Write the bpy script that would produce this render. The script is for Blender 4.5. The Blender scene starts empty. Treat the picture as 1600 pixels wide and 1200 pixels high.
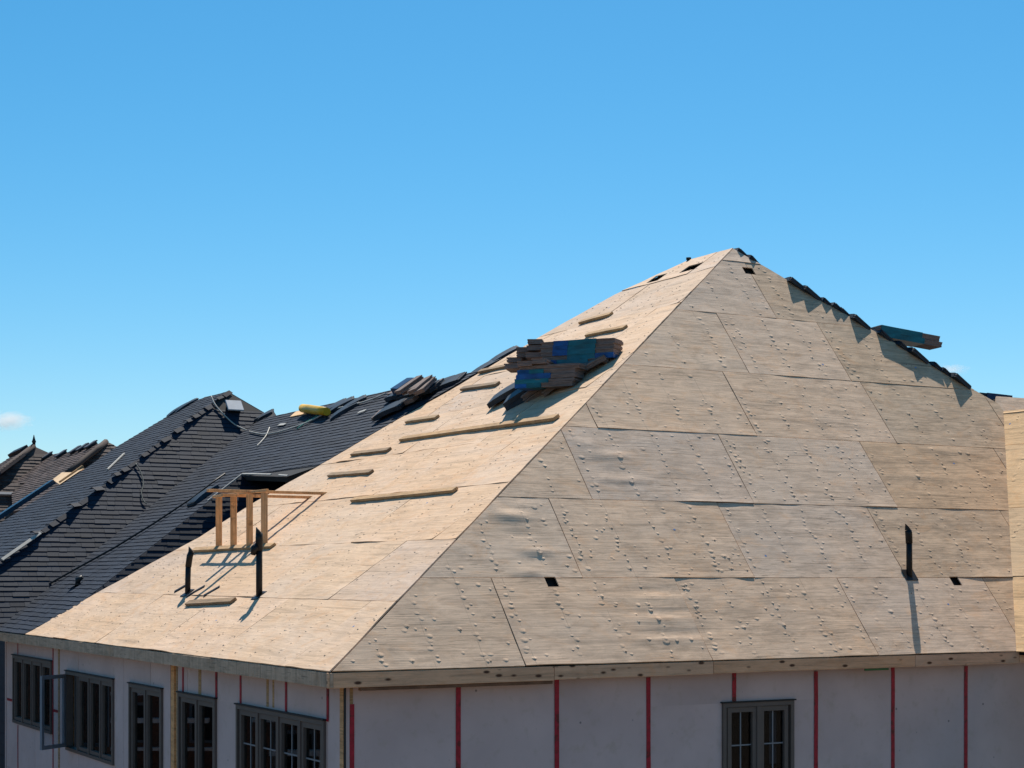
import bpy, bmesh, math, random
import numpy as np
from mathutils import Vector, Matrix, noise
random.seed(11)
V = Vector
sc = bpy.context.scene
col = sc.collection

# ------------------------------------------------------------------ camera
CAM = V((0, 0, 7.0))
F_PX, CX, HY = 2644.0, 800.0, 900.0          # focal length, centre and horizon of the 1600x1200 photograph
cd = bpy.data.cameras.new('camera'); cam = bpy.data.objects.new('camera', cd); col.objects.link(cam)
cam.location = CAM; cam.rotation_euler = (math.pi / 2, 0, 0)
cd.sensor_width = 36; cd.lens = F_PX / 1600 * 36; cd.shift_y = 300 / 1600
cd.clip_start = 0.1; cd.clip_end = 20000
sc.camera = cam

# ------------------------------------------------------------------ light
SUN = V((0.060, 0.522, 0.851)).normalized()
w = bpy.data.worlds.new('World'); sc.world = w; w.use_nodes = True
nt = w.node_tree; nt.nodes.clear()
sky = nt.nodes.new('ShaderNodeTexSky'); sky.sky_type = 'NISHITA'; sky.sun_disc = False
sky.sun_elevation = math.asin(SUN.z); sky.sun_rotation = math.atan2(SUN.x, SUN.y)
sky.altitude = 0; sky.air_density = 1.0; sky.dust_density = 0.3; sky.ozone_density = 6.0
bg = nt.nodes.new('ShaderNodeBackground'); bg.inputs['Strength'].default_value = 0.083
out = nt.nodes.new('ShaderNodeOutputWorld')
hs = nt.nodes.new('ShaderNodeHueSaturation'); hs.inputs['Saturation'].default_value = 1.3; hs.inputs['Hue'].default_value = .484
nt.links.new(sky.outputs[0], hs.inputs['Color']); nt.links.new(hs.outputs[0], bg.inputs['Color'])
nt.links.new(bg.outputs[0], out.inputs['Surface'])
ld = bpy.data.lights.new('sun', 'SUN'); ld.energy = 4.7; ld.angle = math.radians(0.5); ld.color = (1, .93, .82)
sun = bpy.data.objects.new('sun', ld); col.objects.link(sun); sun.rotation_euler = SUN.to_track_quat('Z', 'Y').to_euler()
sun.location = (0, 0, 40)
sc.cycles.volume_bounces = 6
sc.view_settings.view_transform = 'Standard'; sc.view_settings.look = 'None'
sc.view_settings.exposure = 0.52; sc.view_settings.gamma = 1; sc.view_settings.use_curve_mapping = False

# ------------------------------------------------------------------ object helpers
W = {}
def place(o, M=None, parent=None):
    M = M.copy() if M is not None else Matrix.Identity(4)
    W[o.name] = M
    if parent is not None:
        o.parent = parent; o.matrix_basis = W[parent.name].inverted() @ M
    else:
        o.matrix_basis = M
    return o
def tag(o, label=None, cat=None, group=None, kind=None):
    for k, v in (('label', label), ('category', cat), ('group', group), ('kind', kind)):
        if v: o[k] = v
    return o
def link(name, me, mats, M=None, parent=None):
    o = bpy.data.objects.new(name, me); col.objects.link(o)
    if mats is not None and len(me.materials) == 0:
        for m in (mats if isinstance(mats, (list, tuple)) else [mats]): me.materials.append(m)
    return place(o, M, parent)
def empty(name, M=None, parent=None):
    o = bpy.data.objects.new(name, None); col.objects.link(o); o.empty_display_size = .3
    return place(o, M, parent)
def copy_tree(o, M, parent=None):
    M0 = W[o.name]; c = o.copy(); col.objects.link(c)
    place(c, M, parent)
    for ch in [x for x in o.children]:
        copy_tree(ch, M @ M0.inverted() @ W[ch.name], c)
    return c
def frame(o, a, b, n=None):
    a = a.normalized(); b = b.normalized(); n = a.cross(b) if n is None else n
    M = Matrix((a, b, n)).transposed().to_4x4(); M.translation = o
    return M
class MB:
    """collects verts and faces of one mesh"""
    def __init__(s): s.v = []; s.f = []; s.m = []; s.c = []; s.smooth = []
    def add(s, vs, fs, mi=0, c=.5, smooth=False):
        n = len(s.v); s.v += [tuple(x) for x in vs]
        for f in fs: s.f.append([i + n for i in f]); s.m.append(mi); s.c.append(c); s.smooth.append(smooth)
    def box(s, x0, x1, y0, y1, z0, z1, mi=0, c=.5, M=None):
        vs = [V((x, y, z)) for z in (z0, z1) for y in (y0, y1) for x in (x0, x1)]
        if M: vs = [M @ v for v in vs]
        s.add(vs, [(0, 2, 3, 1), (4, 5, 7, 6), (0, 1, 5, 4), (2, 6, 7, 3), (0, 4, 6, 2), (1, 3, 7, 5)], mi, c)
    def tube(s, pts, r, seg=8, mi=0, caps=True):
        pts = [V(p) for p in pts]; rs = r if isinstance(r, (list, tuple)) else [r] * len(pts)
        n0 = len(s.v); up = V((0.13, 0.21, 1)).normalized()
        for i, p in enumerate(pts):
            d = (pts[min(i + 1, len(pts) - 1)] - pts[max(i - 1, 0)]).normalized()
            a = d.cross(up)
            if a.length < .05: a = d.cross(V((1, 0, 0)))
            a.normalize(); b = a.cross(d)
            for k in range(seg):
                t = 2 * math.pi * k / seg
                s.v.append(tuple(p + (a * math.cos(t) + b * math.sin(t)) * rs[i]))
        for i in range(len(pts) - 1):
            for k in range(seg):
                q = (k + 1) % seg
                s.f.append([n0 + i * seg + k, n0 + i * seg + q, n0 + (i + 1) * seg + q, n0 + (i + 1) * seg + k]); s.m.append(mi); s.c.append(.5); s.smooth.append(True)
        if caps:
            s.f.append([n0 + k for k in range(seg)][::-1]); s.m.append(mi); s.c.append(.5); s.smooth.append(False)
            e = n0 + (len(pts) - 1) * seg
            s.f.append([e + k for k in range(seg)]); s.m.append(mi); s.c.append(.5); s.smooth.append(False)
    def mesh(s, name, fix=False):
        me = bpy.data.meshes.new(name); me.from_pydata(s.v, [], s.f)
        me.polygons.foreach_set('material_index', s.m); me.polygons.foreach_set('use_smooth', s.smooth)
        at = me.attributes.new('var', 'FLOAT', 'FACE'); at.data.foreach_set('value', s.c)
        if fix:
            bm = bmesh.new(); bm.from_mesh(me); bmesh.ops.recalc_face_normals(bm, faces=bm.faces); bm.to_mesh(me); bm.free()
        me.update(); return me
    def build(s, name, mats, M=None, parent=None, fix=True):
        me = s.mesh(name, fix)
        return link(name, me, mats, M, parent)
def bevel_box(name, x0, x1, y0, y1, z0, z1, b, mats, M=None, parent=None, warp=None, nx=1):
    bm = bmesh.new(); bmesh.ops.create_cube(bm, size=1)
    for v in bm.verts:
        v.co = V((x0 + (v.co.x + .5) * (x1 - x0), y0 + (v.co.y + .5) * (y1 - y0), z0 + (v.co.z + .5) * (z1 - z0)))
    if nx > 1:
        es = [e for e in bm.edges if abs(e.verts[0].co.x - e.verts[1].co.x) > 1e-6]
        bmesh.ops.subdivide_edges(bm, edges=es, cuts=nx - 1, use_grid_fill=True)
    if b > 0:
        es = [e for e in bm.edges if len(e.link_faces) == 2 and e.calc_face_angle(0) > .5]
        bmesh.ops.bevel(bm, geom=es, offset=b, segments=1, affect='EDGES')
    if warp:
        for v in bm.verts: v.co = warp(v.co)
    me = bpy.data.meshes.new(name); bm.to_mesh(me); bm.free()
    return link(name, me, mats, M, parent)

# ------------------------------------------------------------------ material helpers
class NT:
    def __init__(s, name):
        s.m = bpy.data.materials.new(name); s.m.use_nodes = True; s.t = s.m.node_tree; s.t.nodes.clear()
        s.out = s.n('OutputMaterial'); s.b = s.n('BsdfPrincipled'); s.l(s.b.outputs[0], s.out.inputs[0])
        s.b.inputs['Roughness'].default_value = .8
        s.b.inputs['Specular IOR Level'].default_value = .3
    def n(s, t, **k):
        x = s.t.nodes.new('ShaderNode' + t)
        for a, v in k.items(): setattr(x, a, v)
        return x
    def l(s, a, b): s.t.links.new(a, b)
    def obj(s, scale=(1, 1, 1), rnd=True):
        tc = s.n('TexCoord'); mp = s.n('Mapping'); mp.inputs['Scale'].default_value = scale
        if rnd:
            oi = s.n('ObjectInfo'); cb = s.n('CombineXYZ'); mu = s.n('Math', operation='MULTIPLY'); mu.inputs[1].default_value = 37
            s.l(oi.outputs['Random'], mu.inputs[0]); s.l(mu.outputs[0], cb.inputs[2]); s.l(mu.outputs[0], cb.inputs[0])
            ad = s.n('VectorMath', operation='ADD'); s.l(tc.outputs['Object'], ad.inputs[0]); s.l(cb.outputs[0], ad.inputs[1])
            s.l(ad.outputs[0], mp.inputs[0])
        else: s.l(tc.outputs['Object'], mp.inputs[0])
        return mp.outputs[0]
    def noise(s, vec, scale=1, detail=4, rough=.55, dist=0):
        x = s.n('TexNoise'); x.inputs['Scale'].default_value = scale; x.inputs['Detail'].default_value = detail
        x.inputs['Roughness'].default_value = rough; x.inputs['Distortion'].default_value = dist
        s.l(vec, x.inputs['Vector']); return x.outputs['Fac']
    def ramp(s, fac, stops, interp='LINEAR'):
        r = s.n('ValToRGB'); r.color_ramp.interpolation = interp
        e = r.color_ramp.elements
        while len(e) < len(stops): e.new(.5)
        for i, (p, c) in enumerate(stops):
            e[i].position = p; e[i].color = (c, c, c, 1) if isinstance(c, (int, float)) else (*c, 1)
        s.l(fac, r.inputs[0]); return r.outputs[0]
    def mix(s, a, b, fac, mode='MIX'):
        x = s.n('Mix', data_type='RGBA', blend_type=mode)
        for sock, v in ((x.inputs[6], a), (x.inputs[7], b)):
            if isinstance(v, (tuple, list)): sock.default_value = (*v, 1)
            else: s.l(v, sock)
        if isinstance(fac, (int, float)): x.inputs[0].default_value = fac
        else: s.l(fac, x.inputs[0])
        return x.outputs[2]
    def color(s, c):
        if isinstance(c, (tuple, list)): s.b.inputs['Base Color'].default_value = (*c, 1)
        else: s.l(c, s.b.inputs['Base Color'])
    def bump(s, h, strength=.3, dist=.01):
        x = s.n('Bump'); x.inputs['Strength'].default_value = strength; x.inputs['Distance'].default_value = dist
        s.l(h, x.inputs['Height']); s.l(x.outputs[0], s.b.inputs['Normal'])
def simple(name, c, rough=.7, var=.15, scale=6, bump=.0, metal=0, stretch=(1, 1, 1)):
    n = NT(name); v = n.obj(stretch); f = n.noise(v, scale, 5)
    a = tuple(x * (1 - var) for x in c); b = tuple(min(1, x * (1 + var)) for x in c)
    n.color(n.ramp(f, [(.3, a), (.7, b)])); n.b.inputs['Roughness'].default_value = rough; n.b.inputs['Metallic'].default_value = metal
    if bump: n.bump(n.noise(v, scale * 5, 3), bump, .005)
    return n.m
def wood(name, c, dark=.55, grain_axis=0, tint_var=.13, stain=.6, grey=(.34, .31, .28), greyfac=.35, rough=.8, lines=False, blotch=.55, gc=1.0):
    n = NT(name)
    st = [14, 14, 14]; st[grain_axis] = .55
    v = n.obj(tuple(st)); broad = n.obj((.55, 1.4, 1.0)); fine = [90, 90, 90]; fine[grain_axis] = 2.2; vf = n.obj(tuple(fine))
    g = n.noise(v, 1.0, 7, .65, 1.2)
    base = n.ramp(g, [(.28, tuple(x * dark for x in c)), (.46, tuple(x * .92 for x in c)), (.6, c), (.8, tuple(min(1, x * 1.12) for x in c))])
    f2 = n.noise(vf, 1.0, 3, .6)
    base = n.mix(base, n.ramp(f2, [(.3, .55), (.55, 1.05)]), .75 * gc, 'MULTIPLY')
    # weather-grey areas and long dark grain stains
    bn = n.noise(broad, 1.0, 4, .55, .4)
    base = n.mix(base, grey, n.ramp(bn, [(.42, 0.0), (.68, greyfac)]))
    sv = n.obj((.7, 9, 2)); s1 = n.noise(sv, 1.0, 5, .6, .6); s2 = n.noise(n.obj((1.1, 1.6, 1)), 1.0, 2)
    sm = n.n('Math', operation='MULTIPLY'); n.l(n.ramp(s1, [(.56, 0.0), (.72, 1.0)]), sm.inputs[0]); n.l(n.ramp(s2, [(.45, 0.0), (.6, 1.0)]), sm.inputs[1])
    sm2 = n.n('Math', operation='MULTIPLY'); n.l(sm.outputs[0], sm2.inputs[0]); sm2.inputs[1].default_value = stain
    base = n.mix(base, tuple(x * .38 for x in c), sm2.outputs[0])
    # blotches: warm resin and grey weathering, mid-size
    b1 = n.noise(n.obj((1.8, 3.2, 2)), 1.0, 6, .7, 1.5)
    base = n.mix(base, tuple(min(1, x * y) for x, y in zip(c, (.92, .74, .56))), n.ramp(b1, [(.52, 0.0), (.72, blotch)]))
    b2 = n.noise(n.obj((2.5, 7, 2)), 1.0, 6, .7, 1.0)
    base = n.mix(base, n.ramp(b2, [(.32, .68), (.58, 1.10)]), .85 * gc, 'MULTIPLY')
    # hair-fine checks along the grain
    ck = n.noise(n.obj((3.0, 55, 4)), 1.0, 4, .75); cm = n.noise(n.obj((.8, 1.1, 1)), 1.0, 3, .6)
    c1 = n.n('Math', operation='MULTIPLY'); n.l(n.ramp(ck, [(.57, 0.0), (.64, 1.0)]), c1.inputs[0]); n.l(n.ramp(cm, [(.38, .15 * gc), (.6, .95 * gc)]), c1.inputs[1])
    base = n.mix(base, tuple(x * .33 for x in c), c1.outputs[0])
    # each sheet has a tint of its own
    oi = n.n('ObjectInfo'); tv = n.ramp(oi.outputs['Random'], [(0, (1 - tint_var, 1 - tint_var, 1 - tint_var * .7)), (.35, (1.0, .97, .93)), (.7, (1.03, .95, .86)), (1, (1 + tint_var * .3, 1.0, .97))])
    base = n.mix(base, tv, 1.0, 'MULTIPLY')
    n.color(base); n.b.inputs['Roughness'].default_value = rough
    if lines:
        tc = n.n('TexCoord'); sx = n.n('SeparateXYZ'); n.l(tc.outputs['Object'], sx.inputs[0]); md = n.n('Math', operation='PINGPONG'); n.l(sx.outputs[0], md.inputs[0]); md.inputs[1].default_value = .305
        lf = n.ramp(md.outputs[0], [(.0, 1.0), (.006, .0)]); mm = n.n('Math', operation='MULTIPLY'); n.l(lf, mm.inputs[0]); n.l(n.ramp(n.noise(n.obj((1, 2, 1)), 1, 3), [(.42, 0.0), (.6, .7)]), mm.inputs[1])
        base = n.mix(base, tuple(x * .4 for x in c), mm.outputs[0]); n.color(base)
    hm = n.n('Math', operation='ADD'); n.l(f2, hm.inputs[0]); n.l(g, hm.inputs[1]); n.bump(hm.outputs[0], .35, .004)
    return n
M = {}
pw = wood('plywood_front', (.72, .53, .385), stain=.65, greyfac=.35, grey=(.60, .50, .42), lines=True, gc=.85); M['plyR'] = pw.m
M['plyB'] = wood('plywood_stained', (.64, .455, .305), stain=.85, greyfac=.3, grey=(.48, .39, .31)).m
M['plyL'] = wood('plywood_side', (.66, .475, .325), stain=.25, greyfac=.5, grey=(.64, .52, .43), gc=.5).m
M['plyW'] = wood('plywood_wing', (.86, .60, .35), stain=.3, greyfac=.1, gc=.6).m
M['lumber'] = wood('lumber', (.50, .33, .175), grain_axis=0, stain=.5, greyfac=.25, grey=(.4, .33, .26)).m
M['stud'] = wood('stud_lumber', (.80, .46, .22), grain_axis=2, stain=.3, greyfac=.0).m
M['cleat'] = wood('weathered_lumber', (.33, .23, .14), grain_axis=0, stain=.7, greyfac=.4, grey=(.34, .28, .22)).m
def knotty():
    n = wood('fascia_lumber', (.78, .47, .29), grain_axis=0, stain=.35, greyfac=.1, grey=(.60, .45, .35), gc=.5)
    vo = n.n('TexVoronoi'); vo.inputs['Scale'].default_value = 1; n.l(n.obj((4.5, 11, 11)), vo.inputs['Vector'])
    old = n.b.inputs['Base Color'].links[0].from_socket
    n.color(n.mix(old, (.09, .04, .02), n.ramp(vo.outputs['Distance'], [(.13, 1.0), (.24, .0)])))
    return n.m
M['fascia'] = knotty()
M['fasciaL'] = wood('fascia_sheet', (.58, .42, .30), grain_axis=1, stain=.8, greyfac=.2, grey=(.48, .38, .31)).m
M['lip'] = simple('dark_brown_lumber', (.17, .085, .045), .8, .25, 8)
M['deck'] = simple('attic_shade', (.018, .015, .013), .9)  # near-black colour stands for attic and room shade seen through openings
M['nail'] = simple('nail_dark', (.05, .035, .025), .6)
M['ink'] = simple('blue_ink', (.10, .20, .42), .6)
def shingle_mat(name, a, b, tw=.5):
    n = NT(name); at = n.n('Attribute', attribute_name='var'); base = n.ramp(at.outputs['Fac'], [(0, a), (1, b)])
    gr = n.noise(n.obj((140, 140, 140)), 1, 3, .7)
    base = n.mix(base, n.ramp(gr, [(.3, .55), (.7, 1.35)]), .8, 'MULTIPLY')
    bl = n.noise(n.obj((.5, .9, .6)), 1, 3); base = n.mix(base, n.ramp(bl, [(.3, .75), (.7, 1.2)]), .7, 'MULTIPLY')
    n.color(base); n.b.inputs['Roughness'].default_value = .75; n.b.inputs['Specular IOR Level'].default_value = .22; n.bump(gr, .5, .004); return n.m
M['black'] = shingle_mat('charcoal_shingle', (.009, .016, .031), (.017, .028, .049))
M['brownhip'] = simple('brown_hip', (.055, .04, .036), .85, .3, 30)
M['brown'] = shingle_mat('brown_shingle', (.048, .034, .032), (.115, .083, .075))
def foam():
    n = NT('foam_board'); v = n.obj((1.2, 1.2, .5)); f = n.noise(v, 1, 4)
    base = n.ramp(f, [(.3, (.53, .41, .39)), (.7, (.64, .50, .475))])
    st = n.noise(n.obj((7, 7, .35)), 1, 4, .6); base = n.mix(base, (.44, .34, .26), n.ramp(st, [(.55, 0.0), (.75, .45)]))
    vo = n.n('TexVoronoi'); n.l(n.obj((3.1, 3.1, 2.3)), vo.inputs['Vector']); vo.inputs['Scale'].default_value = 1
    base = n.mix(base, (.15, .13, .13), n.ramp(vo.outputs['Distance'], [(.035, .8), (.06, 0.0)]))
    n.color(base); n.b.inputs['Roughness'].default_value = .7; n.bump(n.noise(n.obj((9, 9, 3)), 1, 4), .15, .01); return n.m
M['foam'] = foam()
def tape():
    n = NT('red_tape'); f = n.noise(n.obj((20, 20, 2.4)), 1, 3, .6)
    base = n.ramp(f, [(.35, (.27, .005, .018)), (.6, (.42, .008, .032))])
    wv = n.noise(n.obj((8, 8, 9)), 1, 2, .6); base = n.mix(base, (.12, .01, .012), n.ramp(wv, [(.58, 0.0), (.66, .9)]))
    n.color(base); n.b.inputs['Roughness'].default_value = .35; return n.m
M['tape'] = tape()
M['winframe'] = simple('taupe_window_frame', (.12, .098, .088), .45, .08)
M['sash'] = simple('grey_sash', (.22, .25, .29), .4, .08)
M['dark'] = simple('dark_rubber', (.012, .014, .018), .5)
M['grille'] = simple('pale_grille', (.22, .23, .25), .5, .05)
def glass(ior=1.62, tint=(.62, .66, .68, 1)):
    n = NT('window_glass'); n.t.nodes.remove(n.b)
    tr = n.n('BsdfTransparent'); tr.inputs[0].default_value = tint; gl = n.n('BsdfGlossy'); gl.inputs['Roughness'].default_value = .01
    fr = n.n('Fresnel'); fr.inputs[0].default_value = ior; mx = n.n('MixShader'); n.l(fr.outputs[0], mx.inputs[0]); n.l(tr.outputs[0], mx.inputs[1]); n.l(gl.outputs[0], mx.inputs[2]); n.l(mx.outputs[0], n.out.inputs[0]); return n.m
M['glass'] = glass(); M['glassf'] = glass(1.28, (.5, .53, .56, 1)); M['clear'] = glass(1.18, (.80, .84, .87, 1))
M['pipe'] = simple('black_pipe', (.008, .008, .009), .45, .2)
M['blue'] = simple('blue_wrap', (.006, .075, .26), .35, .45, 5, .3, stretch=(1, 3, 3))
M['teal'] = simple('teal_wrap', (.004, .12, .16), .35, .4, 4, .3, stretch=(1, 3, 3))
M['navy'] = simple('dark_wrap', (.014, .028, .045), .55, .5, 4, .3)
M['bundle'] = simple('bundle_shingle', (.20, .150, .132), .85, .35, 9, .4, stretch=(1, 1, 14))
M['bundle2'] = simple('bundle_charcoal', (.035, .04, .05), .7, .4, 9, .4, stretch=(1, 1, 14))
M['navyblue'] = simple('blue_dark_wrap', (.008, .03, .085), .4, .4, 4, .3)
M['yellow'] = simple('yellow_vinyl', (.62, .36, .015), .45, .15, 5)
M['cord'] = simple('pale_cord', (.42, .40, .36), .6, .1)
M['cordd'] = simple('dark_cord', (.10, .11, .10), .6, .1)
M['cordg'] = simple('green_cord', (.03, .28, .22), .6, .1)
M['white'] = simple('white_metal', (.42, .44, .47), .4, .1)
M['paleboard'] = simple('pale_board', (.75, .76, .76), .6, .1)
M['greenpaint'] = simple('green_mark', (.05, .13, .04), .6, .2)
M['siding'] = simple('dark_siding', (.075, .08, .095), .6, .1)
M['brick'] = simple('brown_brick', (.22, .12, .085), .85, .3, 14)
M['membrane'] = simple('blue_membrane', (.010, .036, .07), .4, .35, 3)
M['ground'] = simple('site_dirt', (.13, .10, .075), .95, .3, .6, .3)
M['darkgrey'] = simple('underlay_felt', (.03, .03, .032), .8)

# ------------------------------------------------------------------ the frame of the place
aR = math.radians(60.4)
dR = V((math.sin(aR), math.cos(aR), 0)); dL = V((-math.cos(aR), math.sin(aR), 0)); Z = V((0, 0, 1))
C = V((-1.854, 17.2, 7 - .9758))                       # corner of the eaves
tR, tL, tW = math.radians(50.6), math.radians(34.22), math.radians(52)
upR = dL * math.cos(tR) + Z * math.sin(tR); nR = dR.cross(upR)
upL = dR * math.cos(tL) + Z * math.sin(tL); nL = upL.cross(dL)
def hit(p, o, n):
    d = V(((p[0] - CX) / F_PX, 1, (HY - p[1]) / F_PX)); return CAM + d * ((o - CAM).dot(n) / d.dot(n))
class Plane:
    """a roof or wall plane: x axis along its courses, y axis up its slope"""
    def __init__(s, o, a, b): s.o, s.a, s.b = o.copy(), a.normalized(), b.normalized(); s.n = s.a.cross(s.b).normalized(); s.M = frame(s.o, s.a, s.b, s.n)
    def uv(s, p): q = hit(p, s.o, s.n) - s.o; return (q.dot(s.a), q.dot(s.b))
    def uvw(s, P): q = P - s.o; return (q.dot(s.a), q.dot(s.b))
    def pt(s, u, v, w=0): return s.o + s.a * u + s.b * v + s.n * w
    def px(s, p, w=0): return s.pt(*s.uv(p), w) if w == 0 else hit(p, s.o + s.n * w, s.n)
PR = Plane(C, dR, upR)                                 # front slope
PL = Plane(C, -dL, upL)                                # left slope; x runs towards the corner (negative along the eave)
A = hit((1145, 387), C, nR)
def fit_plane(p1, p2, horiz):                          # plane through two points and one horizontal direction
    n = (p2 - p1).cross(horiz).normalized()
    if n.z < 0: n = -n
    return n

# 2-D clipping
def clip_half(poly, a, b):
    """keep what lies left of a->b"""
    o = []; dx, dy = b[0] - a[0], b[1] - a[1]
    n = len(poly)
    for i in range(n):
        p, q = poly[i], poly[(i + 1) % n]
        sp = dx * (p[1] - a[1]) - dy * (p[0] - a[0]); sq = dx * (q[1] - a[1]) - dy * (q[0] - a[0])
        if sp >= -1e-9: o.append(p)
        if (sp > 1e-9 and sq < -1e-9) or (sp < -1e-9 and sq > 1e-9):
            t = sp / (sp - sq); o.append((p[0] + (q[0] - p[0]) * t, p[1] + (q[1] - p[1]) * t))
    return o
def clip_conv(poly, conv):
    for i in range(len(conv)):
        poly = clip_half(poly, conv[i], conv[(i + 1) % len(conv)])
        if len(poly) < 3: return []
    return poly
def area(p): return .5 * sum(p[i][0] * p[(i + 1) % len(p)][1] - p[(i + 1) % len(p)][0] * p[i][1] for i in range(len(p)))
def bands(poly):
    """any simple polygon -> counter-clockwise trapezoids between its vertex heights"""
    ys = sorted(set(round(p[1], 5) for p in poly)); res = []; n = len(poly)
    for y0, y1 in zip(ys, ys[1:]):
        if y1 - y0 < 1e-4: continue
        ym = (y0 + y1) / 2; xs = []
        for i in range(n):
            p, q = poly[i], poly[(i + 1) % n]
            if (p[1] - ym) * (q[1] - ym) < 0:
                f = lambda y: p[0] + (q[0] - p[0]) * (y - p[1]) / (q[1] - p[1])
                xs.append((f(ym), f(y0), f(y1)))
        xs.sort()
        for k in range(0, len(xs) - 1, 2):
            l, r = xs[k], xs[k + 1]
            t = [(l[1], y0), (r[1], y0), (r[2], y1), (l[2], y1)]
            t = [t[i] for i in range(4) if (abs(t[i][0] - t[i - 1][0]) + abs(t[i][1] - t[i - 1][1])) > 1e-6]
            if len(t) >= 3: res.append(t)
    return res

# ------------------------------------------------------------------ plywood sheets
def nz(x, y, z=0): return noise.noise(V((x, y, z)))
def sheet(plane, rect, bnds, mats, parent, cell, seed, gap=.005, buckles=(), holes=(), amp=1.0, bumps=None, lift=.008, off=0.0, clip_extra=None):
    u0, u1, s0, s1 = rect; u0 += gap; u1 -= gap; s0 += gap * .8; s1 -= gap * .8
    rc = [(u0, s0), (u1, s0), (u1, s1), (u0, s1)]
    regs = [r for r in (clip_conv(rc, b) for b in bnds) if len(r) >= 3 and area(r) > .004]
    if not regs: return None
    def disp(u, s):
        e0 = math.exp(-(s - s0) / .10) * max(0, nz(u * .9 + seed * 3.1, seed)) * lift * 2.2
        h = off + amp * (.0045 * nz(u * .7 + seed, s * 1.2, seed) + .0022 * nz(u * 2.1, s * 4.2, seed + 9) + .0007 * nz(u * 5, s * 13, seed))
        h += amp * .003 * math.sin((u / .61) * 2 * math.pi) * (.4 + nz(u * .3, s * .5, seed + 4))
        for (bu, bs, su, ss, bh) in buckles:
            a, b = (u - bu) / su, (s - bs) / ss
            if abs(a) < 3 and abs(b) < 3: h += bh * math.exp(-a * a - b * b)
        return h + e0
    vid = {}; vs = []; fs = []
    def vert(u, s):
        k = (round(u, 4), round(s, 4))
        if k not in vid: vid[k] = len(vs); vs.append((u, s, disp(u, s)))
        return vid[k]
    for reg in regs:
        xs = [p[0] for p in reg]; ys = [p[1] for p in reg]
        i0, i1 = math.floor(min(xs) / cell), math.ceil(max(xs) / cell); j0, j1 = math.floor(min(ys) / cell), math.ceil(max(ys) / cell)
        hp = []
        for a in range(len(reg)):
            p, q = reg[a], reg[(a + 1) % len(reg)]; hp.append((q[0] - p[0], q[1] - p[1], p))
        for j in range(j0, j1):
            for i in range(i0, i1):
                x0, x1, y0, y1 = i * cell, (i + 1) * cell, j * cell, (j + 1) * cell
                cxm, cym = (x0 + x1) / 2, (y0 + y1) / 2
                if any(abs(cxm - h[0]) < h[2] and abs(cym - h[1]) < h[3] for h in holes): continue
                q = [(x0, y0), (x1, y0), (x1, y1), (x0, y1)]
                if not all(dx * (y - p[1]) - dy * (x - p[0]) >= 0 for (dx, dy, p) in hp for (x, y) in q):
                    q = clip_conv(q, reg)
                    if len(q) < 3 or area(q) < 1e-7: continue
                ids = []
                for p in q:
                    k = vert(*p)
                    if not ids or ids[-1] != k: ids.append(k)
                if ids[0] == ids[-1]: ids.pop()
                if len(ids) >= 3: fs.append(ids)
    if not fs: return None
    cnt = {}
    for f in fs:
        for a in range(len(f)):
            e = (f[a], f[(a + 1) % len(f)]); cnt[e] = cnt.get(e, 0) + 1
    mb = MB(); mb.add(vs, fs, 0, .5, True)
    low = {}; sk = []
    for (a, b) in cnt:
        if (b, a) not in cnt:
            sk.append((a, b))
    n0 = len(mb.v)
    sv = []; sf = []
    for a, b in sk:
        k = len(sv)
        sv += [vs[a], vs[b], (vs[b][0], vs[b][1], vs[b][2] - .016), (vs[a][0], vs[a][1], vs[a][2] - .016)]
        sf.append((k + 1, k, k + 3, k + 2))
    mb.add(sv, sf, 0, .5, False)
    if bumps:
        rnd = random.Random(seed * 7 + 1)
        for (u, s, r, h, dk) in bumps(rnd, (u0, u1, s0, s1)):
            if any(abs(u - q[0]) < q[2] + .03 and abs(s - q[1]) < q[3] + .03 for q in holes): continue
            if not any(all(dxy >= .06 for dxy in inside_d(u, s, reg)) for reg in regs): continue
            base = disp(u, s); pv = []; ff = []
            st = rnd.uniform(.9, 1.7); sk_ = rnd.uniform(-.2, .2)
            for ring, (rr, hh) in enumerate(((1.25, -.0012), (.75, .30), (.30, .85))):
                for k in range(8):
                    t = k * math.pi / 4 + sk_
                    sh = (1.25 - rr) * r
                    uu, ss = u + math.cos(t) * rr * r * st + sh * .22, s + math.sin(t) * rr * r - sh * .42
                    pv.append((uu, ss, disp(uu, ss) - .0012 if ring == 0 else base + hh * h))
            pv.append((u + r * .28, s - r * .52, base + h))
            for ring in range(2):
                for k in range(8):
                    q = (k + 1) % 8; ff.append((ring * 8 + k, ring * 8 + q, ring * 8 + 8 + q, ring * 8 + 8 + k))
            for k in range(8): ff.append((16 + k, 16 + (k + 1) % 8, 24))
            mb.add(pv, ff, 0, .5, True)
            if dk:
                d = r * .30; sx, sy = u + r * .3, s - r * .6
                mb.add([(sx + math.cos(k * math.pi / 3) * d * 1.2, sy + math.sin(k * math.pi / 3) * d, base + h * .98 + .0008) for k in range(6)], [tuple(range(6))], 1 if dk == 1 else 2, .5)
    me = mb.mesh('plywood_sheet')
    return link('plywood_sheet', me, mats, plane.M, parent)
def inside_d(u, s, reg):
    o = []
    for i in range(len(reg)):
        p, q = reg[i], reg[(i + 1) % len(reg)]; dx, dy = q[0] - p[0], q[1] - p[1]; L = math.hypot(dx, dy) or 1
        o.append((dx * (s - p[1]) - dy * (u - p[0])) / L)
    return o
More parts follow.
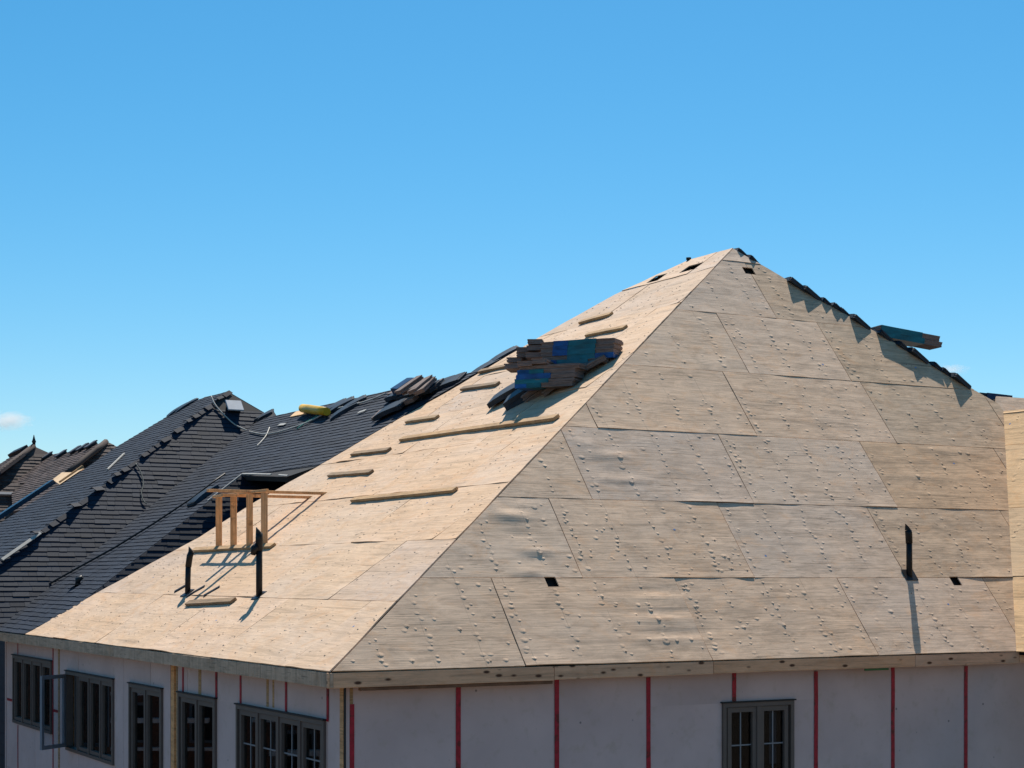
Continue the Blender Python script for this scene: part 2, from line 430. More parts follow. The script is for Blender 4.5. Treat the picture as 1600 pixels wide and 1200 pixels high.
def nail_bumps(density=1.0, hmul=1.0, rmul=1.0):
    def g(rnd, r):
        u0, u1, s0, s1 = r; o = []
        big = rnd.random()
        k = math.ceil(u0 / .61)
        cols = [j * .61 + rnd.uniform(-.03, .03) for j in range(k, math.floor(u1 / .61) + 1)] + [u0 + .05, u1 - .05]
        for c in cols:
            s = s0 + rnd.uniform(.05, .15)
            slope = rnd.uniform(-.04, .04)
            while s < s1 - .04:
                if rnd.random() < .93 * density:
                    h = rnd.uniform(.35, 1.0) * (1.25 if rnd.random() < .25 else 1)
                    o.append((c + slope * (s - s0) + rnd.gauss(0, .02), s, .030 * rmul * rnd.uniform(.5, 1.25), .0062 * hmul * h, 1 if rnd.random() < (.5 if big > .8 else .10) else 0))
                s += rnd.uniform(.05, .15)
        for _ in range(int((16 + 34 * big) * density)):          # stray nails between the rafters
            o.append((rnd.uniform(u0 + .05, u1 - .05), rnd.uniform(s0 + .05, s1 - .05), .028 * rmul * rnd.uniform(.6, 1.2), .0052 * hmul * rnd.uniform(.5, 1), 1 if rnd.random() < .15 else 0))
        if rnd.random() < .6: o.append((rnd.uniform(u0 + .3, max(u0 + .31, u1 - .3)), rnd.uniform(s0 + .2, max(s0 + .21, s1 - .2)), .05, .0006, 2))
        return o
    return g

# ------------------------------------------------------------------ shingles
def shingle_tabs(plane, poly, expo=.122, width=.31, seed=0, thick=.0085):
    """clipped shingle tabs: list of (distance, verts, faces, shade) in plane coordinates"""
    rnd = random.Random(seed); res = []
    bs = bands(poly); ys = [p[1] for p in poly]; xs = [p[0] for p in poly]
    j0, j1 = math.floor(min(ys) / expo), math.ceil(max(ys) / expo)
    for j in range(j0, j1):
        y0, y1 = j * expo, (j + 1) * expo
        bb = [b for b in bs if max(p[1] for p in b) > y0 and min(p[1] for p in b) < y1]
        if not bb: continue
        x = min(p[0] for b in bb for p in b) - rnd.uniform(0, width); xe = max(p[0] for b in bb for p in b)
        while x < xe:
            wd = width * rnd.choice((.5, .7, .85, 1, 1.15)); th = thick * rnd.uniform(.75, 1.45); yl = y0 - rnd.choice((0, 0, .006, .012)); shade = rnd.random()
            q0 = [(x + .002, yl), (x + wd - .002, yl), (x + wd - .002, y1), (x + .002, y1)]
            x += wd
            for b in bb:
                q = clip_conv(q0, b)
                if len(q) < 3 or area(q) < .0008: continue
                top = [(p[0], p[1], .003 + th * (1 - (p[1] - y0) / expo)) for p in q]; n = len(q)
                bot = [(p[0], p[1], 0) for p in q]
                fs = [tuple(range(n))] + [((i + 1) % n, i, i + n, (i + 1) % n + n) for i in range(n)]
                cx_ = sum(p[0] for p in q) / n; cy_ = sum(p[1] for p in q) / n
                P = plane.pt(cx_, cy_)
                vis = -100 < CX + F_PX * P.x / P.y < 1700
                res.append(((P - CAM).length + (0 if vis else 500), top + bot, fs, shade, plane, q))
    return res
def lay_shingles(house, roofs, tabs, mat, limit):
    tabs.sort(key=lambda t: -(area(t[5]) / (t[0] ** 2)))
    for t in tabs[:limit]:
        mb = MB(); mb.add(t[1], t[2], 0, t[3]); me = mb.mesh('shingle')
        link('shingle', me, mat, t[4].M, roofs[id(t[4])])
    rest = {}
    for t in tabs[limit:]: rest.setdefault(id(t[4]), []).append(t)
    for k, ts in rest.items():
        mb = MB()
        for t in ts: mb.add(t[1], t[2], 0, t[3])
        o = link('shingles', mb.mesh('shingles'), mat, ts[0][4].M, roofs[k]); tag(o, kind='stuff')
def deck(name, plane, poly, mat, parent, depth=.03, thick=.02):
    """boarding under shingles, or shade backing under sheets: a thin slab below the plane"""
    mb = MB(); n = len(poly)
    if area(poly) < 0: poly = poly[::-1]
    mb.add([(p[0], p[1], -depth) for p in poly] + [(p[0], p[1], -depth - thick) for p in poly],
           [tuple(range(n)), tuple(range(n, 2 * n))[::-1]] + [((i + 1) % n, i, i + n, (i + 1) % n + n) for i in range(n)])
    return mb.build(name, mat, plane.M, parent, fix=False)

# ================================================================== GROUND
mb = MB(); R = 3000
N = 60
gv = []; gf = []
gx = [-R, -800, -200] + [-80 + i * 4 for i in range(50)] + [200, 800, R]
for y in gx:
    for x in gx: gv.append((x, y, .12 * nz(x * .12, y * .12) if abs(x) < 150 and abs(y) < 150 else 0))
n_ = len(gx)
for j in range(n_ - 1):
    for i in range(n_ - 1): gf.append((j * n_ + i, j * n_ + i + 1, (j + 1) * n_ + i + 1, (j + 1) * n_ + i))
mb.add(gv, gf, 0, .5, True)
tag(mb.build('ground', M['ground'], fix=False), kind='structure')

# ================================================================== THE SHEATHED HOUSE
house = empty('sheathed_house', Matrix.Translation(V((C.x, C.y, 0)) + dR * 5 + dL * 5))
tag(house, 'large unfinished house with bare plywood hip roof and pale foam-board walls', 'house')

Pv, Qv = hit((1588, 1018), C, nR), hit((1568, 643), C, nR)      # foot and head of the right valley
uA, sA = PR.uvw(A)
# front slope outline
Ru = PR.uvw
polyR = [(0, 0), Ru(Pv), Ru(Qv), PR.uv((1561, 632)), (uA, sA)]
polyRs = [Ru(Qv), (Ru(Qv)[0] + 5, Ru(Qv)[1]), (Ru(Qv)[0] + 5, Ru(Qv)[1] + .33), (Ru(Qv)[0] + .06, Ru(Qv)[1] + .33), (Ru(Qv)[0] - .08, Ru(Qv)[1] + .14)]
# left slope outline (x = minus distance along the eave)
polyL = [(0, 0), (-4.917, 10.645), PL.uv((1075, 407)), PL.uv((960, 461)), PL.uv((845, 525)), PL.uv((720, 600)), PL.uv((610, 662)), PL.uv((500, 727)), PL.uv((400, 783)), PL.uv((310, 840)), PL.uv((172, 915)), PL.uv((38, 992))][::-1]
polyL = [(p[0], max(0, p[1])) for p in polyL]
roofR = deck('roof', PR, polyR, M['deck'], house, .06); roofL = deck('roof', PL, polyL[::-1] if area(polyL) < 0 else polyL, M['deck'], house, .06)
tag(roofR, 'front slope of weathered grey-tan plywood'); tag(roofL, 'left slope of sunlit pale plywood')
roofS = deck('roof', PR, polyRs, M['deck'], house, .06)
tag(roofS, 'narrow plywood slope above the right wing')
def rows_of(plane, poly, joints, hgt, mats, parent, cell, seed0, matf=None, **kw):
    bn = bands(poly); ymax = max(p[1] for p in poly); xs = [p[0] for p in poly]; k = 0; j = 0
    while j * hgt < ymax:
        js = joints(j); js = [min(xs) - .2] + [x for x in sorted(js) if min(xs) < x < max(xs)] + [max(xs) + .2]
        for a, b in zip(js, js[1:]):
            k += 1; rr = random.Random(seed0 * 100 + k)
            if matf: mats = matf(j, a, b)
            sheet(plane, (a, b, j * hgt, (j + 1) * hgt), bn, mats, parent, cell, seed0 + k * 1.37, off=rr.uniform(0, .006), **kw)
        j += 1
jr = {0: [(821, 1040), (1113, 1030), (1372, 1022), (1587, 990)], 1: [(910, 901), (1178, 901), (1416, 901), (1577, 822)], 2: [(925, 779), (1177, 785), (1401, 790), (1575, 737)],
      3: [(934, 669), (1184, 683), (1400, 690), (1569, 666)], 4: [(1170, 582), (1330, 595)], 5: [(1215, 500)], 6: []}
fac_holes = [(*PR.uv((860, 909)), .085, .075), (*PR.uv((1493, 908)), .085, .07), (*PR.uv((1170, 425)), .10, .075)]
bk = []
for p, su, ss, h in [((800, 806), .26, .075, .030), ((812, 835), .20, .06, -.012), ((838, 862), .22, .055, .026), ((815, 790), .2, .05, .012), ((830, 895), .2, .06, .014), ((770, 790), .1, .1, .014), ((950, 712), .3, .06, .016), ((972, 750), .32, .05, .016), ((970, 735), .3, .05, -.006),
                     ((1030, 924), .45, .03, -.012), ((1020, 934), .5, .04, .012), ((1040, 957), .5, .03, -.012), ((1030, 968), .5, .04, .012), ((1055, 989), .5, .03, -.012), ((1040, 1000), .5, .04, .010), ((920, 695), .2, .08, .012),
                     ((1450, 745), .8, .04, .010), ((1480, 705), .8, .04, .008), ((690, 960), .3, .15, .01)]:
    bk.append((*PR.uv(p), su, ss, h * .88))
inset = .018
polyRi = [(inset * 1.3, .0), Ru(Pv), Ru(Qv), PR.uv((1561, 632)), (uA, sA - .02)]
rows_of(PR, polyRi, lambda j: [PR.uv(p)[0] for p in jr.get(j, [])], 1.235, [M['plyR'], M['nail'], M['ink']], roofR, .05, 3,
        matf=lambda j, a, b: [M['plyB'] if (a > 7.9 and j in (1, 2)) or a > 8.6 else M['plyR'], M['nail'], M['ink']], buckles=bk, holes=fac_holes, bumps=nail_bumps(1.0, 1.0), lift=.012)
rows_of(PR, polyRs, lambda j: [], 1.235, [M['plyR'], M['nail'], M['ink']], roofS, .08, 61, lift=.004, amp=2, bumps=nail_bumps(.8, 1))
holesL = [(*PL.uv((1027, 435)), .17, .09), (*PL.uv((1081, 418)), .17, .09)]
jl = {0: [-10.9, -8.5, -6.05, -3.6, -1.2], 1: [-9.7, -7.25, -4.85, -2.4], 2: [-8.9, -6.5, -4.05, -1.75], 3: [-8.1, -5.6, -3.25], 4: [-9.2, -6.75, -4.35], 5: [-8.0, -5.4, -3.3], 6: [-7.1, -4.6], 7: [-6.3, -4.1], 8: [-5.3]}
bkl = [(-9.0 + (i * 1.71) % 7, .5 + (i * 2.37) % 9, .5, .05, .006) for i in range(26)]
rows_of(PL, polyL, lambda j: jl.get(j, []), 1.242, [M['plyL'], M['nail'], M['ink']], roofL, .08, 31, buckles=bkl, holes=holesL, bumps=nail_bumps(1.0, 1.15, .95), lift=.012, amp=1.3)
# loose dark gap strips where sheets of the front slope shrank: nothing drawn, the sheets leave them open

# right wing: left slope W, ridge, hidden right slope, end
hW = (Qv - Pv); hW = hW - dL * hW.dot(dL); PW = Plane(Pv, -dL, hW)
qw = PW.uvw(Qv)
polyW = [(0, 0), (6.5, 0), (6.5, qw[1]), qw]
roofW = deck('roof', PW, polyW, M['deck'], house, .06)
tag(roofW, 'left slope of the right wing in golden plywood')
rows_of(PW, polyW, lambda j: [[2.1], [.9, 3.3], [-.3, 2.1], [0.3, 3.0]][j % 4], 1.235, [M['plyW'], M['nail'], M['ink']], roofW, .08, 77, bumps=nail_bumps(.8, .8), lift=.01)
dWR = V((dR.x, dR.y, 0)); hR2 = (dWR * math.cos(tW) * -1 + Z * math.sin(tW))
ridge_w = PW.pt(qw[0], qw[1]); PW2 = Plane(ridge_w + dWR * (qw[1] * math.cos(tW)) - Z * (qw[1] * math.sin(tW)), dL, hR2)
r2 = PW2.uvw(ridge_w)
rW2 = deck('roof', PW2, [(r2[0] - 6.5 - qw[0] + qw[0], 0), (r2[0] + 2, 0), (r2[0] + 2, r2[1]), (r2[0] - 6.5 + qw[0], r2[1])], M['plyW'], house, .03)
# slopes that face away: right-hand hip side and back
dRf = V((dR.x, dR.y, 0)); upK = -dR * math.cos(tL) + Z * math.sin(tL)
Ke = C + dR * (2 * uA); PK = Plane(Ke, dL, upK)
kA = PK.uvw(A); Bp = PL.pt(*PL.uv((1075, 407))); kB = PK.uvw(A + dL * 1.17)
rK = deck('roof', PK, [(0, 0), (14, 0), kB, kA], M['darkgrey'], house, .02)
Bq = A + dL * 1.17
Dq = PL.pt(*PL.uv((38, 992)))
tq = PL.px((735, 592)); e2 = Bq + dR * 7.5 + dL * 6.5 - Z * 5.2
mb = MB(); mb.add([tq, Bq, e2], [(0, 1, 2)]); mb.add([tq - Z * .03, Bq - Z * .03, e2 - Z * .03], [(2, 1, 0)])
mb.build('roof', M['darkgrey'], None, house, fix=False)

ep = [PL.px(p) + nL * -.02 for p in ((38, 992), (172, 915), (310, 840), (400, 783), (500, 727), (610, 662), (720, 600))]
mb = MB(); mb.add([q for p in ep for q in (p, V((p.x, p.y, max(p.z - .9, min(p.z - .01, C.z - .02)))))], [(2 * i, 2 * i + 1, 2 * i + 3, 2 * i + 2) for i in range(len(ep) - 1)])
mb.build('rake_closure', M['darkgrey'], None, house, fix=False)
# fascia boards
PRw = Plane(C, dR, Z)                                   # vertical plane through the front eave
bm_u = lambda x: (lambda q: (q - C).dot(dR))(hit((x, 1040), C, dL))
fu = [-.02, bm_u(866), bm_u(1115), bm_u(1430), 9.72, 12.5]
Fr = frame(C, dR, Z, dR.cross(Z))                       # x along, y up, z towards the viewer
for i, (a, b) in enumerate(zip(fu, fu[1:])):
    low = [-.168, -.160, -.155, -.158, -.15][i]
    bevel_box('fascia_board', a + .003, b - .003, low, -.012 if i < 4 else -.03, -.04, .004 - .002 * (i % 2), .003, M['fascia'], Fr, house)
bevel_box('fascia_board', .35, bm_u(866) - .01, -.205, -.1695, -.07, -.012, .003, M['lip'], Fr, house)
bevel_box('green_tag', bm_u(1352), bm_u(1389), -.185, -.160, -.02, -.002, .001, M['greenpaint'], Fr, house)
Fl = frame(C, -dL, Z, -dL.cross(Z) * 1.0)               # left eave: x towards the corner, z outwards
Fl = frame(C, -dL, Z)
vl = [.012, -2.3, -5.0, -7.6, -10.2, -12.72]
for i, (a, b) in enumerate(zip(vl, vl[1:])):
    bevel_box('fascia_board', b + .002, a - .002, -.165, -.012, -.04, .002 + .002 * (i % 2), .003, M['fasciaL'], Fl, house)

# walls ----------------------------------------------------------------
OV = .293
Wc = C + dR * OV + dL * OV                               # wall corner
zb = -Wc.z                                              # ground level seen from the eave
FW = frame(Wc, dR, Z)                                   # front wall: x along, y up, z outwards (-dL)
LW = frame(Wc, -dL, Z)                                  # left wall: x towards corner, y up, z outwards (-dR)
top = -.02
def wall_with_openings(frame_, x0, x1, opens, name='wall'):
    """studs-and-board backing: strips round the openings, 9 cm thick"""
    mb = MB(); xs = sorted(set([x0, x1] + [o[0] for o in opens] + [o[1] for o in opens]))
    for a, b in zip(xs, xs[1:]):
        op = [o for o in opens if o[0] <= a + 1e-6 and o[1] >= b - 1e-6]
        if not op: mb.box(a, b, zb, top, -.12, -.03)
        else:
            mb.box(a, b, zb, op[0][2], -.12, -.03); mb.box(a, b, op[0][3], top, -.12, -.03)
    return mb.build(name, M['stud'], frame_, house)
wr = lambda p: (lambda q: (q.dot(dR), q.z))(hit(p, Wc, dL) - Wc)
wl = lambda p: (lambda q: (-q.dot(dL), q.z))(hit(p, Wc, dR) - Wc)
# openings: (x0, x1, bottom, top)
opR = [(wr((1128, 1099))[0], wr((1239, 1094))[0], -2.05, -.53)]
opL = [(-14.45, -11.79, -1.63, -.43), (-10.88, -8.26, -1.80, -.54), (-7.48, -6.0, -2.0, -.55), (-5.31, -3.88, -2.0, -.55), (-3.14, -.48, -2.0, -.565)]
wallR = wall_with_openings(FW, .0, 10.4, opR); wallL = wall_with_openings(LW, -15.03, -.09, opL)
tag(wallR, 'front wall'); tag(wallL, 'left wall')
# foam boards: columns 1.22 m wide, cut round the openings
def boards(fr, wall, edges, opens, jit):
    for k, (a, b) in enumerate(zip(edges, edges[1:])):
        cuts = [(o[2], o[3], max(a, o[0]), min(b, o[1])) for o in opens if o[0] < b - .01 and o[1] > a + .01]
        z_ = -.002 - .002 * ((k * 7) % 3)
        segs = [(zb + .05, -2.47), (-2.465, top)] if True else []
        for (y0, y1) in segs:
            mb = MB(); rects = [(a + .003, b - .003, y0, y1)]
            for (c0, c1, x0, x1) in cuts:
                nr = []
                for (ra, rb, ya, yb) in rects:
                    if c1 <= ya or c0 >= yb or x1 <= ra or x0 >= rb: nr.append((ra, rb, ya, yb)); continue
                    if c1 < yb: nr.append((ra, rb, c1, yb))
                    if c0 > ya: nr.append((ra, rb, ya, c0))
                    lo, hi = max(c0, ya), min(c1, yb)
                    if x0 > ra + .004: nr.append((ra, x0, lo, hi))
                    if x1 < rb - .004: nr.append((x1, rb, lo, hi))
                rects = nr
            for (ra, rb, ya, yb) in rects:
                mb = MB(); mb.box(ra, rb, ya, yb, -.03, z_); mb.build('foam_board', M['foam'], fr, wall)
tR_ = [wr((x, 1120))[0] for x in (716, 870, 1013, 1147, 1275, 1395, 1509)]
boards(FW, wallR, [0.03, wr((549.5, 1100))[0]] + tR_ + [tR_[-1] + 1.22], opR, 0)
eL = [-15.0, -14.16, -12.95, -11.75, -11.39, -10.2, -9.0, -7.8, -6.55, -5.7]
boards(LW, wallL, eL, opL, 1)
boards(LW, wallL, [-5.38, -5.0, -3.95, -3.02, -1.58, -.45, -.0], opL, 1)
def strip(name, fr, x, w_, y0, y1, z0, z1, mat, parent):
    return bevel_box(name, x - w_ / 2, x + w_ / 2, y0, y1, z0, z1, 0, mat, fr, parent)
def red_tape(fr, parent, x, y0, y1, w_=.058, horizontal=None):
    if horizontal:
        return bevel_box('red_tape', horizontal[0], horizontal[1], x - .022, x + .022, -.0, .0035, 0, M['tape'], fr, parent)
    rnd = random.Random(int(x * 100)); mb = MB(); n = 16; vs = []
    for i in range(n + 1):
        y = y0 + (y1 - y0) * i / n; dx = .005 * nz(x * 3, y * 2.2) ; ww = w_ / 2 * (1 + .10 * nz(x, y * 6))
        vs += [(x + dx - ww, y, .001), (x + dx + ww, y, .001), (x + dx - ww, y, .004 + .0015 * rnd.random()), (x + dx + ww, y, .004 + .0015 * rnd.random())]
    fs = []
    for i in range(n):
        k = i * 4; fs += [(k + 2, k + 3, k + 7, k + 6), (k, k + 2, k + 6, k + 4), (k + 3, k + 1, k + 5, k + 7)]
    mb.add(vs, fs); return mb.build('red_tape', M['tape'], fr, parent, fix=False)
for i, x in enumerate(tR_):
    red_tape(FW, house, x, (zb + .1) if i != 3 else -.53 + .02, -.19 + .02 * (i % 2))
red_tape(FW, house, wr((550, 1120))[0], zb + .1, -.36, .05)
strip('corner_board', FW, wr((550, 1120))[0] - .008, .035, -.36, top, .0005, .003, M['lumber'], house)
strip('corner_joint', FW, .012, .014, zb, top, -.028, .001, M['dark'], house)
for x, y0, y1 in [(28, None, None), (83, None, None)]:
    xx = wl((x, 1100))[0]
    if x == 28: red_tape(LW, house, xx, -.45 + .03, top, .035); red_tape(LW, house, xx, zb, -1.66, .035)
    else: red_tape(LW, house, xx, zb, top, .05)
for x in (286, 338, 376, 447): red_tape(LW, house, wl((x, 1100))[0], -.545, top, .055)
red_tape(LW, house, wl((512, 1100))[0], -.57, top, .05)
red_tape(LW, house, wl((18, 1094))[1], 0, 0, horizontal=(-14.95, -14.47)); red_tape(LW, house, wl((88, 1111))[1], 0, 0, horizontal=(-11.75, -11.40))
strip('stud', LW, -5.56, .13, zb, top, -.07, .012, M['stud'], house)
strip('stud', LW, -5.435, .05, zb, top, -.07, -.005, M['lumber'], house)
strip('stud', LW, wl((92, 1100))[0], .09, zb, top, -.02, .004, M['lumber'], house)
strip('corner_board', LW, -15.06, .07, zb, top, -.1, .006, M['foam'], house)
for x, w2 in ((418, .07), (427, .05), (312, .10)):
    strip('glue_stain', LW, wl((x, 1100))[0], w2, -.53, -.12, -.003, .0012, M['lumber'], house)

# windows ---------------------------------------------------------------
def window(fr, o, sashes, grid, wall_parent, open_first=False, gm='glass'):
    x0, x1, y0, y1 = o
    mb = MB(); t = .05
    mb.box(x0, x1, y1 - t, y1, -.09, .028); mb.box(x0, x1, y0, y0 + t, -.09, .028)
    mb.box(x0, x0 + t, y0 + t, y1 - t, -.09, .028); mb.box(x1 - t, x1, y0 + t, y1 - t, -.09, .028)
    win = mb.build('window', M['winframe'], fr, wall_parent)
    bevel_box('head_flashing', x0 - .02, x1 + .02, y1 + .001, y1 + .018, -.03, .045, .002, M['dark'], fr, win)
    ws = (x1 - x0 - 2 * t) / sashes
    for k in range(sashes):
        a, b = x0 + t + k * ws, x0 + t + (k + 1) * ws
        m = .028
        if k: bevel_box('mullion', a - m, a + m, y0 + t, y1 - t, -.08, .024, .003, M['winframe'], fr, win)
        if open_first and k == 0: continue
        a += m; b -= m; q = .058
        sb = MB(); yb, yt = y0 + t + .006, y1 - t - .006
        sb.box(a, b, yt - q, yt, -.06, .008); sb.box(a, b, yb, yb + q, -.06, .008); sb.box(a, a + q, yb + q, yt - q, -.06, .008); sb.box(b - q, b, yb + q, yt - q, -.06, .008)
        sb.build('sash', M['winframe'], fr, win)
        pb = MB(); pb.box(a + q, b - q, yb + q, yt - q, -.034, -.028); pb.build('pane', M[gm], fr, win)
        if grid:
            gb = MB(); xm = (a + b) / 2; r = .008
            gb.box(xm - r, xm + r, yb + q, yt - q, -.030, -.022)
            for yy in grid: gb.box(a + q, b - q, yy - r, yy + r, -.0305, -.0225)
            gb.build('muntin', M['grille'], fr, win)
    return win
window(FW, opR[0], 2, [-1.04], house, gm='glassf')
window(LW, opL[0], 4, [], house)
w2 = window(LW, opL[1], 4, [], house, True)
for o, n_s, g in ((opL[2], 2, []), (opL[3], 2, []), (opL[4], 4, [-1.02])): window(LW, o, n_s, g, house)
# the open casement of the second window
hx = opL[1][0] + .03; hy0, hy1 = opL[1][2] + .05, opL[1][3] - .05
hinge = LW @ V((hx, hy0, .03)); tgt = hit((68, 1058), hinge + Z * 1.2, V((0, 1, 0)))
sd = (-dR * .80 - dL * .60).normalized(); SF = frame(hinge, sd, Z)
sb = MB(); ln, q, hh = .60, .058, hy1 - hy0
sb.box(0, q, 0, hh, -.02, .02); sb.box(ln - q, ln, 0, hh, -.02, .02); sb.box(q, ln - q, 0, q, -.02, .02); sb.box(q, ln - q, hh - q, hh, -.02, .02)
os_ = sb.build('open_sash', M['sash'], SF, w2)
pb = MB(); pb.box(q, ln - q, q, hh - q, -.004, .004); pb.build('pane', M['clear'], SF, w2)
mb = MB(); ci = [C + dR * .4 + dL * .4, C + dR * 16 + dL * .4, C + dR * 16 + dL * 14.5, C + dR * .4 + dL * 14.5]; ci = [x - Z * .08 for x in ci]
mb.add(ci + [x - Z * .02 for x in ci], [(0, 1, 2, 3), (7, 6, 5, 4), (0, 4, 5, 1), (1, 5, 6, 2), (2, 6, 7, 3), (3, 7, 4, 0)]); mb.build('sun_block_ceiling', M['deck'], None, house)  # unseen slab added to stop sun leaking into the rooms
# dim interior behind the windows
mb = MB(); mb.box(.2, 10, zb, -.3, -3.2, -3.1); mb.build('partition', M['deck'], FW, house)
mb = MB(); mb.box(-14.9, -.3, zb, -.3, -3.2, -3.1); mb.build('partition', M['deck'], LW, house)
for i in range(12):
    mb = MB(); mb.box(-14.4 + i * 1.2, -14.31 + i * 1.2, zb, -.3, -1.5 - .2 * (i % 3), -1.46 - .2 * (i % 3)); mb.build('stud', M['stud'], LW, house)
bevel_box('window_paper', opR[0][1] - .27, opR[0][1] - .16, -1.30, -.66, -.12, -.118, 0, M['white'], FW, house)

# ================================================================== vent pipes of the house
def local_up(base, lean=(0, 0)):
    return Matrix.Translation(base)
def vent_pipe(px_base, px_top, kink, rad, flag, rim=None):
    base = PR.px(px_base) if px_base[0] > 900 else PL.px(px_base)
    H = base.y * (HY - px_top[1]) / F_PX + 7 - base.z
    dx = (px_top[0] - px_base[0]) / F_PX * base.y
    mb = MB(); k = kink * H
    mb.tube([(0, 0, -.15), (dx * .1, 0, k * .5), (dx * .2, 0, k)], rad, 12)
    mb2 = MB()
    mb2.tube([(dx * .2, 0, k - .03), (dx * .6, 0, k + (H - k) * .5), (dx, 0, H - .07)], [rad * 1.12, rad * 1.15, rad * 1.1], 12)
    # the torn sleeve ends in a slanted point
    n0 = len(mb2.v); r = rad * 1.1
    lo = [V((dx + math.cos(2 * math.pi * i / 12) * r, math.sin(2 * math.pi * i / 12) * r, H - .071)) for i in range(12)]
    hi = [V((p.x * .9 + dx * .1, p.y, H - .03 - (p.x - dx) / r * .045 * flag)) for p in lo]
    mb2.add(lo + hi, [(i, (i + 1) % 12, 12 + (i + 1) % 12, 12 + i) for i in range(12)] + [tuple(range(12, 24))])
    o = mb.build('vent_pipe', M['pipe'], Matrix.Translation(base), house)
    mb2.build('pipe_sleeve', M['pipe'], Matrix.Translation(base), o)
    pl = PR if px_base[0] > 900 else PL
    fb = MB(); fb.box(-.10, .10, -.09, .09, .004, .012)
    fb.build('pipe_flashing', M['pipe'], frame(base, pl.a, pl.b), o)
    return o, base, H
tag(vent_pipe((1421, 899), (1419, 820), .68, .040, 1)[0], 'black vent pipe with slanted torn sleeve on the front slope')
tag(vent_pipe((293, 927), (299, 855), .62, .040, 1)[0], 'shorter black vent pipe near the left edge of the left slope')
vo, vb, vH = vent_pipe((405, 931), (405, 825), .70, .042, 1)
tag(vo, 'taller black vent pipe with bulging sleeve on the left slope')
mb = MB(); mb.tube([(-.075, -.03, vH * .60), (-.055, -.03, vH * .70), (-.03, 0, vH * .76)], [.03, .055, .03], 10); mb.build('pipe_sleeve', M['pipe'], Matrix.Translation(vb), vo)
rb = PL.px((1076, 407)); mb = MB(); mb.tube([(0, 0, -.05), (0, 0, .02)], .03, 8); mb.tube([(0, 0, .01), (0, 0, .045)], .042, 8)
mb.build('ridge_stub', M['pipe'], Matrix.Translation(rb), house)

# ================================================================== neighbouring black townhouse (adjoins on the left)
h2 = empty('shingled_townhouse', Matrix.Translation(V((-7, 33, 0))))
tag(h2, 'charcoal shingled townhouse roof adjoining the plywood roof on its left', 'house')
v1, v2 = hit((100, 900), C, nL), hit((390, 667), C, nL)
nD = fit_plane(v1, v2, dR)
upD = nD.cross(dR).normalized(); upD = upD if upD.z > 0 else -upD
PD = Plane(v1, dR, upD)
def at_z(pa, pb, z): return pa + (pb - pa) * ((z - pa.z) / (pb.z - pa.z))
vb_ = at_z(v1, v2, C.z)
PN = PL
bnd = [p for p in polyL][::-1]
bound = [PL.uv(p) for p in ((38, 992), (172, 915), (310, 840), (400, 783), (500, 727), (610, 662), (720, 600))]
sR = 7.72
tip = (PL.uv((730, 594))[0], sR)
polyN = [bound[0], PL.uv((122, 946)), PL.uv((378, 743)), PL.uv((447, 745))] + bound[4:-1] + [tip] + [(PL.uv((441, 641))[0], sR), PL.uv((428, 643)), PL.uv((390, 667)), PL.uvw(vb_)]
polyN = [(p[0], max(0, p[1])) for p in polyN]
if area(polyN) < 0: polyN = polyN[::-1]
PN_ = Plane(C, -dL, upL)
rN = deck('roof', PN_, polyN, M['darkgrey'], h2, .004, .1)
# dark return slope S: falls from its own hip and disappears behind the edge of the plywood slope
S_tip = PL.px((122, 946)); S_pk = PL.px((378, 743))
nS = fit_plane(S_tip, S_pk, dR); upS = nS.cross(dR); upS = upS if upS.z > 0 else -upS
PS = Plane(S_tip, dR, upS)
polyS = [PS.uv(p) for p in ((100, 964), (122, 946), (378, 743), (447, 745), (440, 790), (400, 815), (310, 872), (172, 950), (120, 975))]
if area(polyS) < 0: polyS = polyS[::-1]
rS = deck('roof', PS, polyS, M['darkgrey'], h2, .004, .02); tag(rS, 'dark return slope beside the plywood')
mb = MB(); a_, b_ = PL.px((378, 743)), PL.px((447, 745)); mb.add([a_, b_, PS.px((447, 746)), a_ - Z * .02], [(0, 1, 2, 3), (3, 2, 1, 0)]); mb.build('return_wall', M['black'], None, h2, fix=False)
tabs = shingle_tabs(PN_, polyN, seed=1) + shingle_tabs(PS, polyS, seed=2)
lay_shingles(h2, {id(PN_): rN, id(PS): rS}, tabs, M['black'], 300)
# hidden back slope, walls, eaves
mb = MB(); ra = PN_.pt(*tip); rb_ = PN_.pt(PL.uv((441, 641))[0], sR)
mb.add([ra, rb_, rb_ + dR * 7 - Z * 4.5, ra + dR * 7 - Z * 4.5], [(0, 3, 2, 1)]); mb.build('roof', M['black'], None, h2, fix=False)
ea = frame(C, -dL, Z)
bevel_box('fascia_board', -20, -12.73, -.165, -.012, -.04, .004, .003, M['fasciaL'], ea, h2)
NW = frame(Wc + dR * 1.3, -dL, Z)
mb = MB(); mb.box(-24, -15.1, zb, -.3, -.2, 0); wn = mb.build('wall', M['siding'], NW, h2)
for k in range(24): bevel_box('siding_board', -24, -15.1, -6.0 + k * .24, -5.765 + k * .24, .001, .012, .003, M['siding'], NW, wn)
# hip starter line and a thin black cable up the slope
cb = MB(); pts = [(0, 957), (60, 922), (120, 888), (180, 855), (240, 818), (300, 778), (330, 755), (352, 740)]
cb.tube([PL.px(p, .05) for p in pts], .018, 6)
tag(cb.build('cable', M['dark'], fix=False), 'long thin black cable running up the black shingles to the boards', 'cable')
for k, (p, ph) in enumerate([((122, 912), .1)]):
    b = PL.px(p, .02); mb = MB(); mb.tube([(0, 0, -.05), (0, 0, .08), (.08, 0, .12)], [.06, .055, .04], 10); mb.box(-.14, .12, -.12, .12, -.02, .0)
    mb.build('roof_vent', M['dark'], Matrix.Translation(b), h2)

